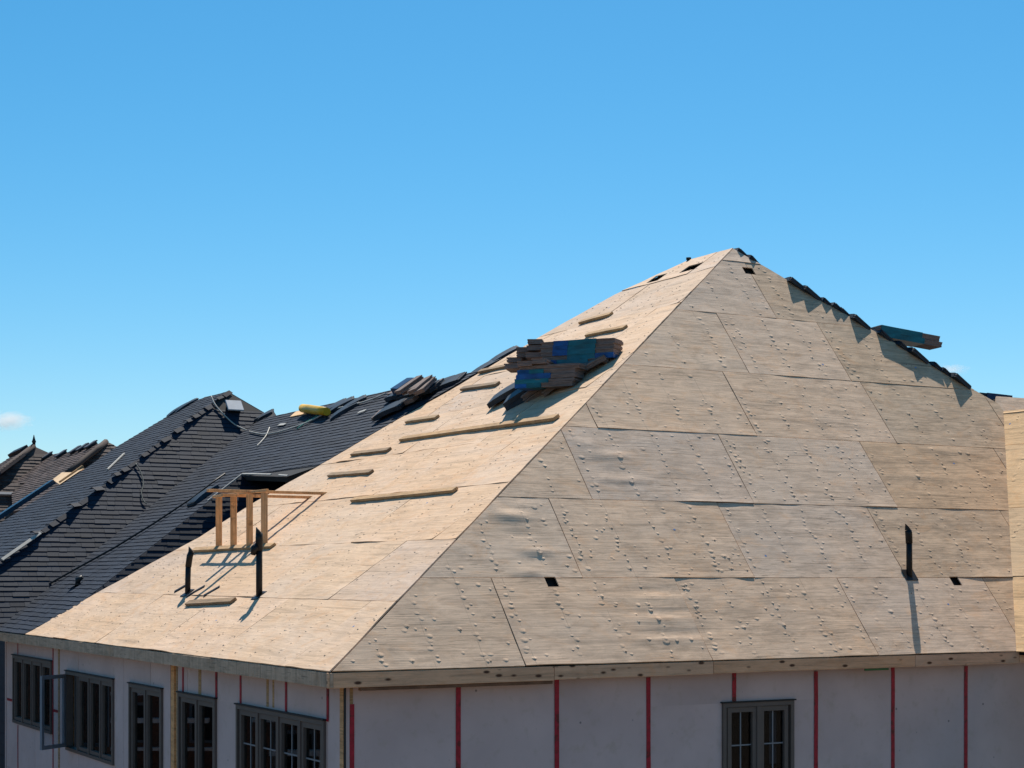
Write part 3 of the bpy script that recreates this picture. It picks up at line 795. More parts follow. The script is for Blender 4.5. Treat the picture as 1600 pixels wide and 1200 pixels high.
# ================================================================== second black townhouse
h3 = empty('shingled_townhouse', Matrix.Translation(V((-11, 38, 0))))
tag(h3, 'charcoal shingled townhouse roof with a tall hip and a square vent at its peak', 'house')
hpx = [(0, 880), (62, 835), (125, 790), (212, 722), (300, 657), (327, 635), (357, 612)]
hipD = [PD.px(p) for p in hpx]
hb = at_z(PD.px((0, 880)), PD.px((357, 612)), C.z)
polyD = [PD.uvw(vb_), PD.uvw(v2), PD.uv((412, 644)), PD.uv((357, 612)), PD.uvw(hb)]
if area(polyD) < 0: polyD = polyD[::-1]
rD = deck('roof', PD, polyD, M['darkgrey'], h3, .004, .05); tag(rD, 'dark front slope of the hip')
nE = fit_plane(PD.px((0, 880)), PD.px((357, 612)), dL); upE = nE.cross(dL); upE = upE if upE.z > 0 else -upE
PE = Plane(hb, -dL, upE)
polyE = [PE.uvw(hb), PE.uv((357, 612)), PE.uv((320, 620)), PE.uv((270, 646)), PE.uv((183, 698)), PE.uv((133, 733)), PE.uv((94, 758)), PE.uv((0, 818)), PE.uv((-150, 915))]
polyE = [(p[0], max(0, p[1])) for p in polyE]
if area(polyE) < 0: polyE = polyE[::-1]
rE = deck('roof', PE, polyE, M['darkgrey'], h3, .004, .05); tag(rE, 'blue-grey left slope of the hip')
tabs = shingle_tabs(PD, polyD, seed=5, thick=.0088) + shingle_tabs(PE, polyE, seed=6)
lay_shingles(h3, {id(PD): rD, id(PE): rE}, tabs, M['black'], 300)
# hip cap pieces, kicked up at their lower ends
for k in range(44):
    if random.Random(k * 3).random() < .2: continue
    t0 = k / 44; a = hb.lerp(PD.px((357, 612)), t0); b = hb.lerp(PD.px((357, 612)), t0 + 1.15 / 44)
    d = (b - a).normalized(); L_ = (b - a).length; side = (PD.n + PE.n).normalized()
    rr = random.Random(k); kick = .02 + .12 * (rr.random() ** 3)
    wd = .075 + .04 * rr.random()
    va = -PE.n.cross(d).normalized(); vd = PD.n.cross(d).normalized()
    wa = d.cross(PE.n).normalized() * wd; wb = -d.cross(PD.n).normalized() * wd
    if wa.z > 0: wa = -wa
    if wb.z > 0: wb = -wb
    A0 = a + side * (.02 + kick); B0 = b + side * .02
    mb = MB(); mb.add([A0, B0, B0 + wa, A0 + wa + side * .0, B0 + wb, A0 + wb, A0 - side * .018, A0 + wa - side * .018, A0 + wb - side * .018], [(0, 1, 2, 3), (1, 0, 5, 4), (0, 3, 7, 6), (5, 0, 6, 8), (3, 2, 7), (4, 5, 8)], 0, rr.random() * .4)
    mb.build('hip_shingle', M['black'], None, h3, fix=False)
# back slopes
pk = PD.px((357, 612)); rr_ = PD.px((412, 644))
mb = MB(); mb.add([pk, PE.px((270, 646)), PE.px((183, 698)), rr_ + dR * 5 + dL * 6 - Z * 4, rr_], [(0, 4, 3, 2, 1)]); mb.build('roof', M['black'], None, h3, fix=False)
# box vent near the peak
bv = PD.px((366, 647)); BV = frame(bv, PD.a, PD.b)
bevel_box('box_vent', -.18, .18, -.02, .28, .11, .15, .01, M['white'], BV, h3)
bevel_box('vent_collar', -.13, .13, .02, .24, 0, .11, .0, M['dark'], BV, h3)
# blue membrane down the far edge, bare plywood patch, eave strip
def ribbon(name, plane, a_px, b_px, width, hgt, mat, parent, lift=.02):
    a, b = plane.px(a_px), plane.px(b_px); d = (b - a).normalized(); s_ = plane.n.cross(d).normalized()
    Mx = frame(a, d, s_); return bevel_box(name, 0, (b - a).length, -width / 2, width / 2, lift, lift + hgt, .003, mat, Mx, parent)
ribbon('membrane_strip', PE, (-60, 851), (84, 756), .3, .10, M['membrane'], h3, .0)
mb = MB(); q = [PE.px(p, .03) for p in ((82, 749), (97, 738), (115, 738), (132, 731), (93, 757))]
mb.add(q, [(0, 1, 2, 3, 4)]); mb.add([x - PE.n * .02 for x in q], [(4, 3, 2, 1, 0)]); mb.build('plywood_patch', M['plyW'], None, h3)
ribbon('batten', PE, (95, 756), (131, 731), .05, .05, M['lumber'], h3, .02)
ribbon('ridge_board', PD, (2, 879), (62, 837), .06, .03, M['cord'], h3, .06)
ribbon('batten', PE, (169, 736), (195, 711), .05, .03, M['cord'], h3, .02)

# ================================================================== brown houses farther off
def brown_house(faces, label):
    h = empty('brown_house', Matrix.Translation(V((faces[0][0].o.x, faces[0][0].o.y + 3, 0))))
    tag(h, label, 'house')
    tabs = []; rf = {}
    for i, (pl, poly) in enumerate(faces):
        if area(poly) < 0: poly = poly[::-1]
        rf[id(pl)] = deck('roof', pl, poly, M['brown'], h, .004, .08)
        tabs += shingle_tabs(pl, poly, expo=.14, width=.36, seed=20 + i, thick=.014)
    lay_shingles(h, rf, tabs, M['brown'], 0)
    return h
g0 = hit((100, 720), C, nL)
G1 = Plane(g0, -dL, upL); G1r = Plane(G1.px((165, 690)), dR, upR); G1s = Plane(G1.px((40, 755)), dR, upR)
hg1 = brown_house([(G1, [G1.uv(p) for p in ((18, 757), (82, 710), (110, 706), (150, 695), (166, 690), (130, 718), (100, 745), (95, 760), (60, 790), (20, 800))]),
             (G1r, [G1r.uv(p) for p in ((166, 689.5), (186, 700), (160, 730), (90, 765), (104, 741))]),
             (G1s, [G1s.uv(p) for p in ((-60, 812), (18, 755), (64, 753.5), (96, 750), (90, 775), (30, 850), (-60, 860))])],
            'brown shingled roof with five low vents beside the ridge, at the left edge')
hc = MB()
hc.tube([G1.px((p[0], p[1]), .03) for p in ((166, 690), (150, 703), (130, 718), (104, 741))], .085, 6); hc.build('hip_shingles', M['brownhip'], None, hg1, fix=False)
for p in ((75, 715), (97, 712), (119, 706), (131, 702), (144, 698)):
    b = G1.px(p, .0); Mx = frame(b, G1.a, G1.b)
    o = bevel_box('roof_vent', -.17, .17, -.2, .2, .07, .11, .01, M['siding'], Mx, hg1); bevel_box('roof_vent', -.13, .13, -.16, .16, 0, .07, 0, M['dark'], Mx, hg1)
bevel_box('white_board', -1.2, 2.3, -.05, .05, .02, .1, .005, M['grille'], frame(G1s.px((12, 774)), dR, upR), hg1)
gA = G1.px((82, 710)); G2 = Plane(gA, dR, upR); G2l = Plane(G2.px((53, 697)), -dL, upL)
hg2 = brown_house([(G2, [G2.uv(p) for p in ((53, 697), (83, 710.5), (20, 757), (-60, 820), (-60, 779), (0, 736.5))]),
             (G2l, [G2l.uv(p) for p in ((53, 697), (38, 704), (19, 713), (0, 725), (-60, 760), (-60, 779), (0, 736.5))])],
            'farther brown shingled hip roof with a small finial on its peak, at the left edge')
hc = MB(); hc.tube([G2.px(p, .03) for p in ((53, 697), (0, 736.5), (-60, 779))], .09, 6); hc.build('hip_shingles', M['brownhip'], None, hg2, fix=False)
fb = G2.px((53, 697)); mb = MB(); mb.tube([(0, 0, -.05), (0, 0, .1), (0, 0, .14), (0, 0, .22), (0, 0, .36)], [.05, .05, .07, .04, .01], 8); mb.build('finial', M['dark'], Matrix.Translation(fb), hg2)
for k, (p, q_) in enumerate([((20, 712), (40, 703))]): ribbon('ridge_vent', G2l, p, q_, .3, .12, M['dark'], hg2, .0)
# walls below the far roofs
for h, pl, px in ((h3, PE, (30, 830)), (hg1, G1s, (20, 800)), (hg2, G2, (-20, 790))):
    b = pl.px(px); 
    mb = MB(); mb.box(-5, 6, -b.z + 7 - 7, -1.6, -9, -4); mb.build('wall', M['brick'], frame(b + V((-1, 1, 0)), dR, Z), h)

# ================================================================== shingle bundles
def make_bundle(L_, Wd, H, body, wrap, wx=(-.3, .3), sag=0.0, bend=0.0, seed=0, name='shingle_bundle'):
    rnd = random.Random(seed)
    def warp(p):
        x = p.x / (L_ / 2)
        z = p.z - sag * x * x - (bend * max(0, x) ** 2)
        return V((p.x + .006 * nz(p.x * 4, p.y * 9, p.z * 40 + seed), p.y + .008 * nz(p.x * 5, p.z * 60 + seed, 1), z + .004 * nz(p.x * 3, p.y * 3, seed)))
    # body is drawn as layers of shingles with uneven edges
    mb = MB(); n = 4; nx = 8
    for k in range(n):
        j = rnd.uniform(-.010, .010); j2 = rnd.uniform(-.012, .012); z0, z1 = H * k / n, H * (k + .93) / n
        vs = []
        for i in range(nx + 1):
            x = -L_ / 2 + L_ * i / nx + j2
            for (y, z) in ((-Wd / 2 + j, z0), (Wd / 2 + j, z0), (Wd / 2 + j, z1), (-Wd / 2 + j, z1)): vs.append(warp(V((x, y, z))))
        fs = [(0, 1, 2, 3)] + [tuple(nx * 4 + t for t in (3, 2, 1, 0))]
        for i in range(nx):
            a = i * 4
            for t in range(4): q = (t + 1) % 4; fs.append((a + t, a + 4 + t, a + 4 + q, a + q))
        mb.add(vs, fs)
    o = mb.build(name, body)
    if wrap and not isinstance(wrap, list): wrap = [(wrap, wx)]
    for wrap, wx in (wrap or []):
        mb = MB(); vs = []; fs = []; nn = 8; e = .006
        for i in range(nn + 1):
            x = wx[0] * L_ + (wx[1] - wx[0]) * L_ * i / nn; jg = .012 * nz(i * 1.7, seed)
            for (y, z) in ((-Wd / 2 - e - .008, -.002), (Wd / 2 + e + .008, -.002), (Wd / 2 + e + .008, H + .004), (-Wd / 2 - e - .008, H + .004)): vs.append(warp(V((x + jg, y, z))))
        fs = [(0, 1, 2, 3), tuple(nn * 4 + t for t in (3, 2, 1, 0))]
        for i in range(nn):
            a = i * 4
            for t in range(4): q = (t + 1) % 4; fs.append((a + t, a + 4 + t, a + 4 + q, a + q))
        mb.add(vs, fs, 0, .5, False)
        mb.build('wrapper', wrap, None, o)
    return o
PARK = Matrix.Identity(4)
protos = {}
used = set()
def bundle(kind, Mx, label, group, cat='shingle bundle'):
    specs = {'teal': (1.06, .33, .066, M['bundle'], M['teal'], (-.35, .27)), 'blue': (1.06, .33, .066, M['bundle'], M['blue'], (-.36, -.02)),
             'bluer': (1.06, .33, .066, M['bundle'], M['blue'], (.1, .49)), 'bare': (1.0, .33, .064, M['bundle'], None), 'lowteal': (.88, .33, .064, M['bundle'], M['teal'], (-.5, .08)),
             'lowblue': (.88, .33, .064, M['bundle'], M['blue'], (-.5, .1)), 'lowbare': (.88, .33, .064, M['bundle'], None), 'drape': (1.0, .34, .07, M['bundle'], M['navy'], (-.5, .5), .0, .05),
             'drapebare': (1.0, .34, .07, M['bundle'], None, (0, 0), .0, .05), 'char': (1.0, .33, .07, M['bundle2'], M['navy'], (-.4, .45), .03, .02), 'charblue': (.5, .33, .09, M['bundle2'], M['navyblue'], (-.3, .5), .0, .0),
             'hip': (1.0, .33, .07, M['bundle2'], M['navy'], (-.45, .45), .05, .03), 'hips': (.66, .33, .06, M['bundle2'], M['navy'], (-.45, .45), .035, .0), 'hipt': (.36, .3, .055, M['bundle2'], M['navy'], (-.45, .45), .01, .0), 'end': (.21, .5, .07, M['bundle'], None), 'rid': (.62, .3, .07, M['bundle2'], M['navy'], (-.45, .45), .02, .01),
 'mixa': (1.0, .33, .066, M['bundle'], [(M['blue'], (-.5, -.25)), (M['teal'], (-.245, .22))], 0), 'mixb': (1.08, .33, .066, M['bundle'], [(M['teal'], (-.14, .24)), (M['blue'], (.245, .5))], 0), 'mixc': (1.09, .33, .066, M['bundle'], [(M['blue'], (-.32, -.12)), (M['teal'], (-.115, .26))], 0),
 'lowmix': (.86, .33, .064, M['bundle'], [(M['blue'], (-.5, -.3)), (M['teal'], (-.295, -.05))], 0), 'hipteal': (1.05, .34, .08, M['bundle'], M['teal'], (-.48, .2), .0, .0), 'short': (.5, .33, .07, M['bundle'], None)}
    if kind not in protos:
        s = specs[kind]; protos[kind] = make_bundle(*s, seed=len(protos) + 3); o = protos[kind]
        copy = o; MM = Mx
        W[o.name] = PARK; 
        for ch in o.children: W[ch.name] = MM @ W[ch.name]; 
        o.matrix_basis = MM; W[o.name] = MM
    else:
        o = copy_tree(protos[kind], Mx)
    tag(o, label, cat, group); return o
e1 = V((.908, -.418, 0)).normalized(); e2_ = V((.418, .908, 0)).normalized()
# upper tier: its lower right back corner rests on the slope
def zp(x, y): return (760 + x / 7.2727, 500 + y / 7.2727)     # from the enlarged crop to photo pixels
ray = zp(1430, 470); d = V(((ray[0] - CX) / F_PX, 1, (HY - ray[1]) / F_PX))
t = ((C - CAM) - e2_ * .02).dot(nL) / d.dot(nL); FRB = CAM + d * t     # front right bottom corner
def stackpt(x, y, k=0.0): return hit(zp(x, y), FRB + e2_ * k, e2_)     # point on the stack's front plane, k metres behind it
def put(kind, xr, yb, k, L_, label, yaw=0, grp='shingle bundles of the wrapped stack'):
    """xr,yb: lower right front corner"""
    p = stackpt(xr, yb, k); R_ = Matrix.Rotation(math.radians(yaw), 4, 'Z')
    a = (R_ @ e1); b = (R_ @ e2_)
    o = p - a * (L_ / 2) + b * .165
    return bundle(kind, frame(o, a, b, Z), label, grp)
hl = 'of the big stack'
put('mixa', 1370, 480, 0, 1.0, 'lowest bundle of the upper tier in the big stack' + ', blue left end and teal middle')
put('mixb', 1450, 424, .004, 1.08, 'second bundle up in the upper tier' + ', bright blue right end')
put('mixc', 1436, 368, -.004, 1.09, 'middle bundle of the upper tier ' + hl + ', directly above the blue end')
put('mixc', 1440, 312, .003, 1.09, 'fourth bundle up in the upper tier ' + hl)
put('mixc', 1450, 256, -.003, 1.09, 'topmost bundle ' + hl + ', its top in the sun')
KL = -.40
put('lowbare', 1040, 540, KL, .86, 'top bundle of the lower tier ' + hl + ', bare and brown')
put('lowmix', 1010, 592, KL + .006, .86, 'second bundle down in the lower tier, blue and teal left half')
put('lowblue', 1002, 644, KL - .004, .86, 'middle bundle of the lower tier ' + hl + ', bright blue left half')
put('lowteal', 988, 694, KL, .86, 'fourth bundle down in the lower tier ' + hl + ', teal left half')
put('lowmix', 980, 744, KL + .005, .86, 'lowest bundle of the lower tier ' + hl)
for q, (x, y) in enumerate(((1120, 540), (1090, 592), (1060, 644))): put('lowbare', x, y, KL + .35, .86, ('upper', 'middle', 'lower')[q] + ' bundle in the shaded second row behind the lower tier')
# bundle ends that poke out on the left
for x, y, k, yw, lb in ((645, 280, .30, 20, 'small dark end poking out left just under the top of the stack'), (640, 350, .2, 14, 'grey-brown end left of the upper tier, beside the dark gap'), (520, 370, .30, 18, 'grey-brown end standing left of the upper tier'),
                    (520, 428, .32, 18, 'lower of the two ends left of the upper tier'), (620, 432, .16, 20, 'dark end inside the gap left of the upper tier'), (412, 484, .30, 12, 'end poking out farthest left, level with the base of the upper tier'),
                    (538, 528, -.36, 10, 'pale-edged brown end on the lower tier, left one'), (702, 500, -.36, 10, 'pale-edged brown end on the lower tier, right one'), (385, 556, .0, 14, 'brown end resting on the long board left of the stack')):
    put('end', x, y, k, .21, lb, yaw=yw)
# bundles lying down the slope under the stack
dn = -upL; sd_ = nL.cross(dn)
def lay(kind, px, w_, label, group, yaw=0, pl=None, plane_o=None, roll=0, dirv=None, pitch=0):
    pl = pl or PL; base = hit(px, pl.o + pl.n * w_, pl.n)
    a = dirv or (-pl.b); a = Matrix.Rotation(math.radians(yaw), 3, pl.n) @ a; b = pl.n.cross(a).normalized(); a.normalize(); n_ = a.cross(b)
    if pitch: a = Matrix.Rotation(math.radians(pitch), 3, b) @ a; n_ = a.cross(b)
    return bundle(kind, frame(base, a, b, n_), label, group)
g2 = 'shingle bundles sagging under the wrapped stack'
for kd, p, h_, lb, yw in (('drape', (842, 611), .015, 'dark wrapped bundle lying at the foot of the stack, right one of the lower pair', -44), ('drape', (818, 603), .015, 'dark wrapped bundle lying at the foot of the stack, left one of the lower pair', -46),
                         ('drape', (838, 604), .09, 'blue-grey wrapped bundle on top at the foot of the stack', -47), ('drape', (812, 606), .075, 'leftmost wrapped bundle with a ragged end at the foot of the stack', -52),
                         ('drapebare', (872, 598), .015, 'brown bundle lying downhill below the right end of the lower tier', -42), ('drapebare', (866, 592), .09, 'second brown bundle lying on the one below the lower tier', -44),
                         ('drapebare', (912, 580), .0, 'brown bundle in the shade under the right end of the upper tier', -34), ('drapebare', (898, 584), .07, 'brown bundle leaning in the shade under the upper tier', -38)):
    lay(kd, p, h_, lb, g2, yaw=yw)

# hip bundles on the far side of the right hip
E2 = PR.px((1561, 632))
def hip(px_x, kind, label, poke, lift=0.0, yaw=0):
    """a bundle on the far slope, square to that slope, one corner poking over the hip"""
    lo, hi = 0.0, 1.0
    for _ in range(30):
        m = (lo + hi) / 2; P = A.lerp(E2, m)
        if CX + F_PX * P.x / P.y < px_x: lo = m
        else: hi = m
    P = A.lerp(E2, lo); L_, W_ = protos_size[kind]
    R_ = Matrix.Rotation(math.radians(yaw), 3, PK.n); a = R_ @ dL; b = R_ @ -PK.b; n_ = a.cross(b)
    if n_.dot(PK.n) < 0: b = -b; n_ = a.cross(b); sgn = -1
    else: sgn = 1
    corner = P - dL * poke * .85
    o = corner + a * (L_ / 2) + (R_ @ -PK.b) * (W_ / 2) + PK.n * lift
    return bundle(kind, frame(o, a, b, n_), label, 'shingle bundles poking over the right hip')
protos_size = {'hip': (1.0, .33), 'hips': (.66, .33), 'hipt': (.36, .3)}
for x, k, poke, lift, yw, lb in [(1153, 'hipt', .03, 0, 0, 'small dark bundle just right of the roof peak'), (1172, 'hips', .07, 0, 8, 'second dark bundle right of the roof peak'),
        (1229, 'hip', .16, 0, -8, 'uppermost bundle of the upper row on the right hip'), (1252, 'hip', .16, 0, -4, 'second bundle of the upper row on the right hip'), (1284, 'hips', .09, 0, 0, 'third bundle of the upper row on the right hip'), (1299, 'hipt', .09, 0, 0, 'fourth bundle of the upper row on the right hip'), (1311, 'hipt', .06, 0, 0, 'last small bundle of the upper row on the right hip'),
        (1328, 'hip', .17, 0, -3, 'lone bundle in the middle of the right hip'), (1370, 'hips', .15, 0, 0, 'bundle under the left end of the teal pile on the right hip'), (1400, 'hips', .14, 0, 0, 'dark bundle under the middle of the teal pile'), (1417, 'hip', .20, 0, -3, 'dark bundle under the overhanging end of the teal pile'), (1440, 'hipt', .03, 0, 0, 'small bundle below the teal pile'),
        (1455, 'hips', .12, 0, 0, 'first bundle of the lowest row on the right hip'), (1470, 'hips', .11, 0, 0, 'second bundle of the lowest row on the right hip'), (1484, 'hip', .19, 0, -3, 'last bundle of the lowest row on the right hip')]:
    hip(x, k, lb, poke, lift, yw)
# the teal bundle that sticks out level into the air
pt_ = hit((1412, 529), A.lerp(PR.px((1561, 632)), .62) + V((0, .25, 0)), V((0, 1, 0)))
aa = V((.93, .30, -.12)).normalized(); bb = Z.cross(aa).normalized(); nn_ = aa.cross(bb)
for k, (lb, dz, dx_) in enumerate((('upper teal wrapped bundle jutting level over the right hip', .04, 0), ('lower teal wrapped bundle jutting over the right hip', -.045, .04))):
    bundle('hipteal' if k < 2 else 'bare', frame(pt_ + Z * (dz - .02) + aa * dx_, aa, bb, nn_), lb, 'shingle bundles jutting over the right hip')
# blue wrap sheet behind the foot of the hip
q0 = PR.px((1548, 616))
wb_ = hit((1550, 622), q0 + V((0, .6, 0)), V((0, 1, 0)))
for dz, lb in ((-.045, 'dark blue wrapped bundle in the notch right of the hip foot'), (-.14, 'lower dark blue wrapped bundle in the notch right of the hip foot')):
    av = V((.98, .1, -.10)).normalized(); bundle('charblue', frame(wb_ + Z * dz + V((-.02 + dz * -.4, 0, 0)), av, Z.cross(av).normalized()), lb, 'dark wrapped bundles by the right hip foot')
# bundles at the ridge where the black roof meets the plywood
g3 = 'shingle bundles heaped where the black ridge meets the plywood roof'
heap = [('short', (627, 612), .04, 'lowest bundle at the left end of the ridge heap', -95), ('charblue', (636, 609), .10, 'lower blue wrapped bundle on the left of the ridge heap', -97), ('charblue', (634, 606), .19, 'upper blue wrapped bundle on the left of the ridge heap', -99),
        ('end', (641, 604), .26, 'small upright bundle on top of the ridge heap', -90), ('short', (652, 606), .20, 'crumpled brown bundle just right of the upright one on the ridge heap', -80), ('end', (659, 604), .20, 'second crumpled brown bundle on the ridge heap', -70), ('end', (666, 606), .16, 'rightmost brown bundle on the ridge heap', -60),
        ('charblue', (655, 609), .10, 'blue bundle under the crumpled brown ones on the ridge heap', -95), ('rid', (624, 617), .05, 'dark bundle at the left foot of the ridge heap', -90), ('rid', (645, 616), .09, 'long dark bundle across the middle of the ridge heap', -84), ('rid', (664, 611), .08, 'dark bundle with a pale edge across the ridge heap', -78), ('short', (672, 610), .04, 'brown bundle at the right end of the ridge heap', -60),
        ('rid', (650, 621), .03, 'dark bundle below the middle of the ridge heap', -75), ('short', (640, 627), .05, 'brownish bundle lying below the ridge heap', -70), ('short', (630, 632), .03, 'brown bundle beside the plywood edge below the ridge heap', -64), ('rid', (622, 636), .0, 'dark bundle near the plywood edge below the ridge heap', -58),
        ('rid', (611, 641), .07, 'wrapped bundle drooping down the black slope near the plywood edge', -60), ('short', (606, 645), .0, 'bundle under the drooping one near the plywood edge', -60),
        ('rid', (688, 604), .0, 'flat dark bundle on the ridge right of the heap', -70), ('rid', (703, 600), .0, 'blue-black bundle against the plywood edge right of the heap', -64)]
for kd, p, h_, lb, yw in heap: lay(kd, p, h_, lb, g3, yaw=yw)
ed = (PL.px((840, 528)) - PL.px((740, 588))).normalized()
for p, lb in (((786, 560), 'thin dark bundle behind the plywood edge left of the big stack'), ((758, 578), 'second thin dark bundle along the plywood edge left of the big stack')):
    lay('rid', p, -.06, lb, g3, dirv=-ed)
g4 = 'dark wrapped bundles along the black ridge'
for p, lb, yw in (((392, 661), 'first of three dark bundles beside the valley top', 40), ((402, 656), 'middle of three dark bundles beside the valley top', 40), ((416, 650), 'last of three dark bundles beside the valley top', 42),
                  ((520, 640), 'blue-black bundle just right of the yellow roll', 38), ((532, 637), 'blue-black bundle second from the yellow roll', 38), ((540, 643), 'low blue-black bundle right of the yellow roll', 36), ((551, 635), 'blue-black bundle farthest right of the yellow roll', 34)):
    lay('hipt' if p[0] < 450 else 'rid', p, .0, lb, g4, yaw=-yw + 8)
lay('rid', (318, 776), .02, 'blue wrapped bundle at the left end of the wooden frame on the black roof', 'lone bundles on the black roofs', yaw=10)
for p, lb in (((280, 642), 'upper dark bundle lying on the far edge of the tall black hip'), ((292, 636), 'second dark bundle on the far edge of the tall black hip')):
    lay('rid', p, -.02, lb, 'dark bundles on the far edge of the tall hip', pl=PE, yaw=-14)

# ================================================================== boards nailed to the left slope
g5 = 'roofing toe boards nailed across the left slope'
cl = [((291, 948), (362, 944), 'short toe board below the two black vent pipes', .035, .10), ((549, 786), (709, 771), 'long dark toe board in the middle of the left slope', .035, .09), ((513, 747), (578, 742), 'short toe board up and left of the long middle board', .035, .09),
      ((549, 714), (606, 707), 'short toe board second above the long middle board, near the black roof', .035, .09), ((625, 691), (867, 658), 'longest toe board, directly below the shadow of the stack', .04, .10), ((634, 663), (681, 656), 'short toe board near the black roof, above the longest board', .035, .09),
      ((720, 612), (776, 604), 'short toe board just left of the stack foot', .035, .09), ((748, 585), (822, 569), 'toe board running under the left end of the stack', .035, .09), ((905, 508), (953, 495), 'highest short toe board above the stack', .035, .09),
      ((915, 528), (975, 516), 'toe board just above the stack, sticking out to its right', .035, .09), ((300, 864), (424, 858), 'plank behind the vent pipes at the foot of the post frame', .035, .10)]
for a_, b_, lb, th, wd in cl:
    p, q = PL.px(a_), PL.px(b_); d = (q - p).normalized(); s_ = nL.cross(d).normalized()
    if s_.dot(upL) < 0: s_ = -s_
    n_ = d.cross(s_)
    if n_.dot(nL) < 0: n_ = -n_
    Mx = frame(p, d, s_, n_)
    L_ = (q - p).length
    o = bevel_box('toe_board', 0, L_, 0, wd, .006, th + .012, .003, M['cleat'] if (len(lb) % 3) else M['lumber'], Mx, nx=6,
                  warp=lambda v: V((v.x, v.y, v.z + .004 * nz(v.x * 1.5, L_))))
    tag(o, lb, 'board', g5)

# wooden post frame -----------------------------------------------------
fb_ = [PL.px(p) for p in ((342, 856), (365, 857), (390, 857), (413, 854))]
ft = fb_[0].copy()
fr_ = empty('post_frame', Matrix.Translation(fb_[1]))
tag(fr_, 'open frame of four short lumber posts and long rails on the left slope', 'wooden frame')
zt = fb_[3].y * (HY - 770) / F_PX + 7
lens_ = []
for k, b in enumerate(fb_):
    zt_k = b.y * (HY - (776 - 2.2 * k)) / F_PX + 7
    bevel_box('post', -.048, .048, -.019, .019, -.02, zt_k - b.z - .002, .003, M['stud'], frame(b, V((1, .1, 0)).normalized(), V((-.1, 1, 0)).normalized(), Z), fr_)
zt = sum(b.y * (HY - (776 - 2.2 * k)) / F_PX + 7 for k, b in enumerate(fb_)) / 4
pa = fb_[0] + dL * .25; pb_ = fb_[3] - dL * .12; pa.z = pb_.z = zt
bevel_box('top_plate', 0, (pb_ - pa).length, -.02, .02, 0, .038, .003, M['stud'], frame(pa, (pb_ - pa), Z.cross(pb_ - pa).normalized()), fr_)
for (e, ln_) in (((508, 771), 1.85), ((485, 777), 1.42)):
    en = PL.px(e); s0 = en - dR * ln_
    bevel_box('rail', 0, ln_ + .04, -.045, .045, .0, .04, .003, M['stud'], frame(s0 - Z * .02, dR, Z.cross(dR)), fr_)

# ================================================================== odds and ends
def rope(pts, planes, r, mat, label, cat='rope', w_=.04):
    P = [pl.px(p, w_) for p, pl in zip(pts, planes)]
    # smooth with Catmull-Rom
    o = []
    for i in range(len(P) - 1):
        p0, p1, p2, p3 = P[max(i - 1, 0)], P[i], P[i + 1], P[min(i + 2, len(P) - 1)]
        for k in range(5):
            t_ = k / 5; o.append(.5 * ((2 * p1) + (p2 - p0) * t_ + (2 * p0 - 5 * p1 + 4 * p2 - p3) * t_ * t_ + (3 * p1 - p0 - 3 * p2 + p3) * t_ ** 3))
    o.append(P[-1]); mb = MB(); mb.tube(o, r, 6); x = mb.build('rope', mat, fix=False); return tag(x, label, cat)
rope([(330, 619), (336, 632), (350, 648), (368, 664), (390, 674)], [PD] * 5, .015, M['cord'], 'pale air hose hanging down from the tall black peak')
rope([(390, 674), (410, 678), (430, 676), (455, 669), (480, 660), (500, 650), (520, 640), (545, 634), (575, 626), (602, 615)], [PL] * 10, .015, M['cord'], 'pale air hose looping over the black slope to the ridge heap')
rope([(212, 724), (220, 738), (224, 755), (221, 770), (224, 782), (229, 787)], [PD] * 6, .012, M['cordd'], 'short dark rope dangling on the tall black front slope')
rope([(421, 668), (416, 680), (408, 690), (401, 697)], [PL] * 4, .012, M['cord'], 'short pale cord end hanging from the looping hose')
rope([(464, 670), (478, 660), (492, 652), (505, 642)], [PL] * 4, .013, M['cordg'], 'green cord below the yellow roll')
yb = PL.px((473, 638), .12); ye = PL.px((511, 643), .12); mb = MB(); mb.tube([yb, yb.lerp(ye, .3), yb.lerp(ye, .7), ye], [.085, .09, .085, .075], 14)
tag(mb.build('yellow_roll', M['yellow'], fix=False), 'yellow roll lying on the black ridge', 'roll')
mb = MB(); q = [PL.px(p, .03) for p in ((453, 651), (462, 643), (474, 640), (478, 646))]; mb.add(q + [x - nL * .02 for x in q], [(0, 1, 2, 3), (7, 6, 5, 4), (0, 4, 5, 1), (1, 5, 6, 2), (2, 6, 7, 3), (3, 7, 4, 0)])
tag(mb.build('plywood_scrap', M['plyW']), 'pale plywood scrap at the left of the yellow roll', 'plywood scrap')
g6 = 'pale battens framing the dark return slope'
for a_, b_, w_, lb in (((325, 783), (379, 741), .03, 'pale batten slanting up over the dark return slope'), ((379, 741), (424, 742), .03, 'pale level batten at the top of the dark return slope'), ((436, 743), (450, 744), .03, 'short white scrap right of the level batten')):
    p, q = hit(a_, C + nL * w_, nL), hit(b_, C + nL * w_, nL); mb = MB(); d = (q - p).normalized(); s_ = nL.cross(d).normalized()
    tag(bevel_box('batten', 0, (q - p).length, -.017, .017, 0, .02, .003, M['cord'], frame(p, d, s_)), lb, 'batten')
for p, q, lb in (((560, 645), (572, 641), 'white scrap on the black slope right of the looping hose'), ((436, 664), (446, 663), 'tiny pale scrap on the black slope')):
    a, b = PL.px(p, .03), PL.px(q, .03); d = (b - a).normalized()
    tag(bevel_box('scrap', 0, (b - a).length, -.04, .04, 0, .01, 0, M['cord'], frame(a, d, nL.cross(d).normalized())), lb, 'scrap')
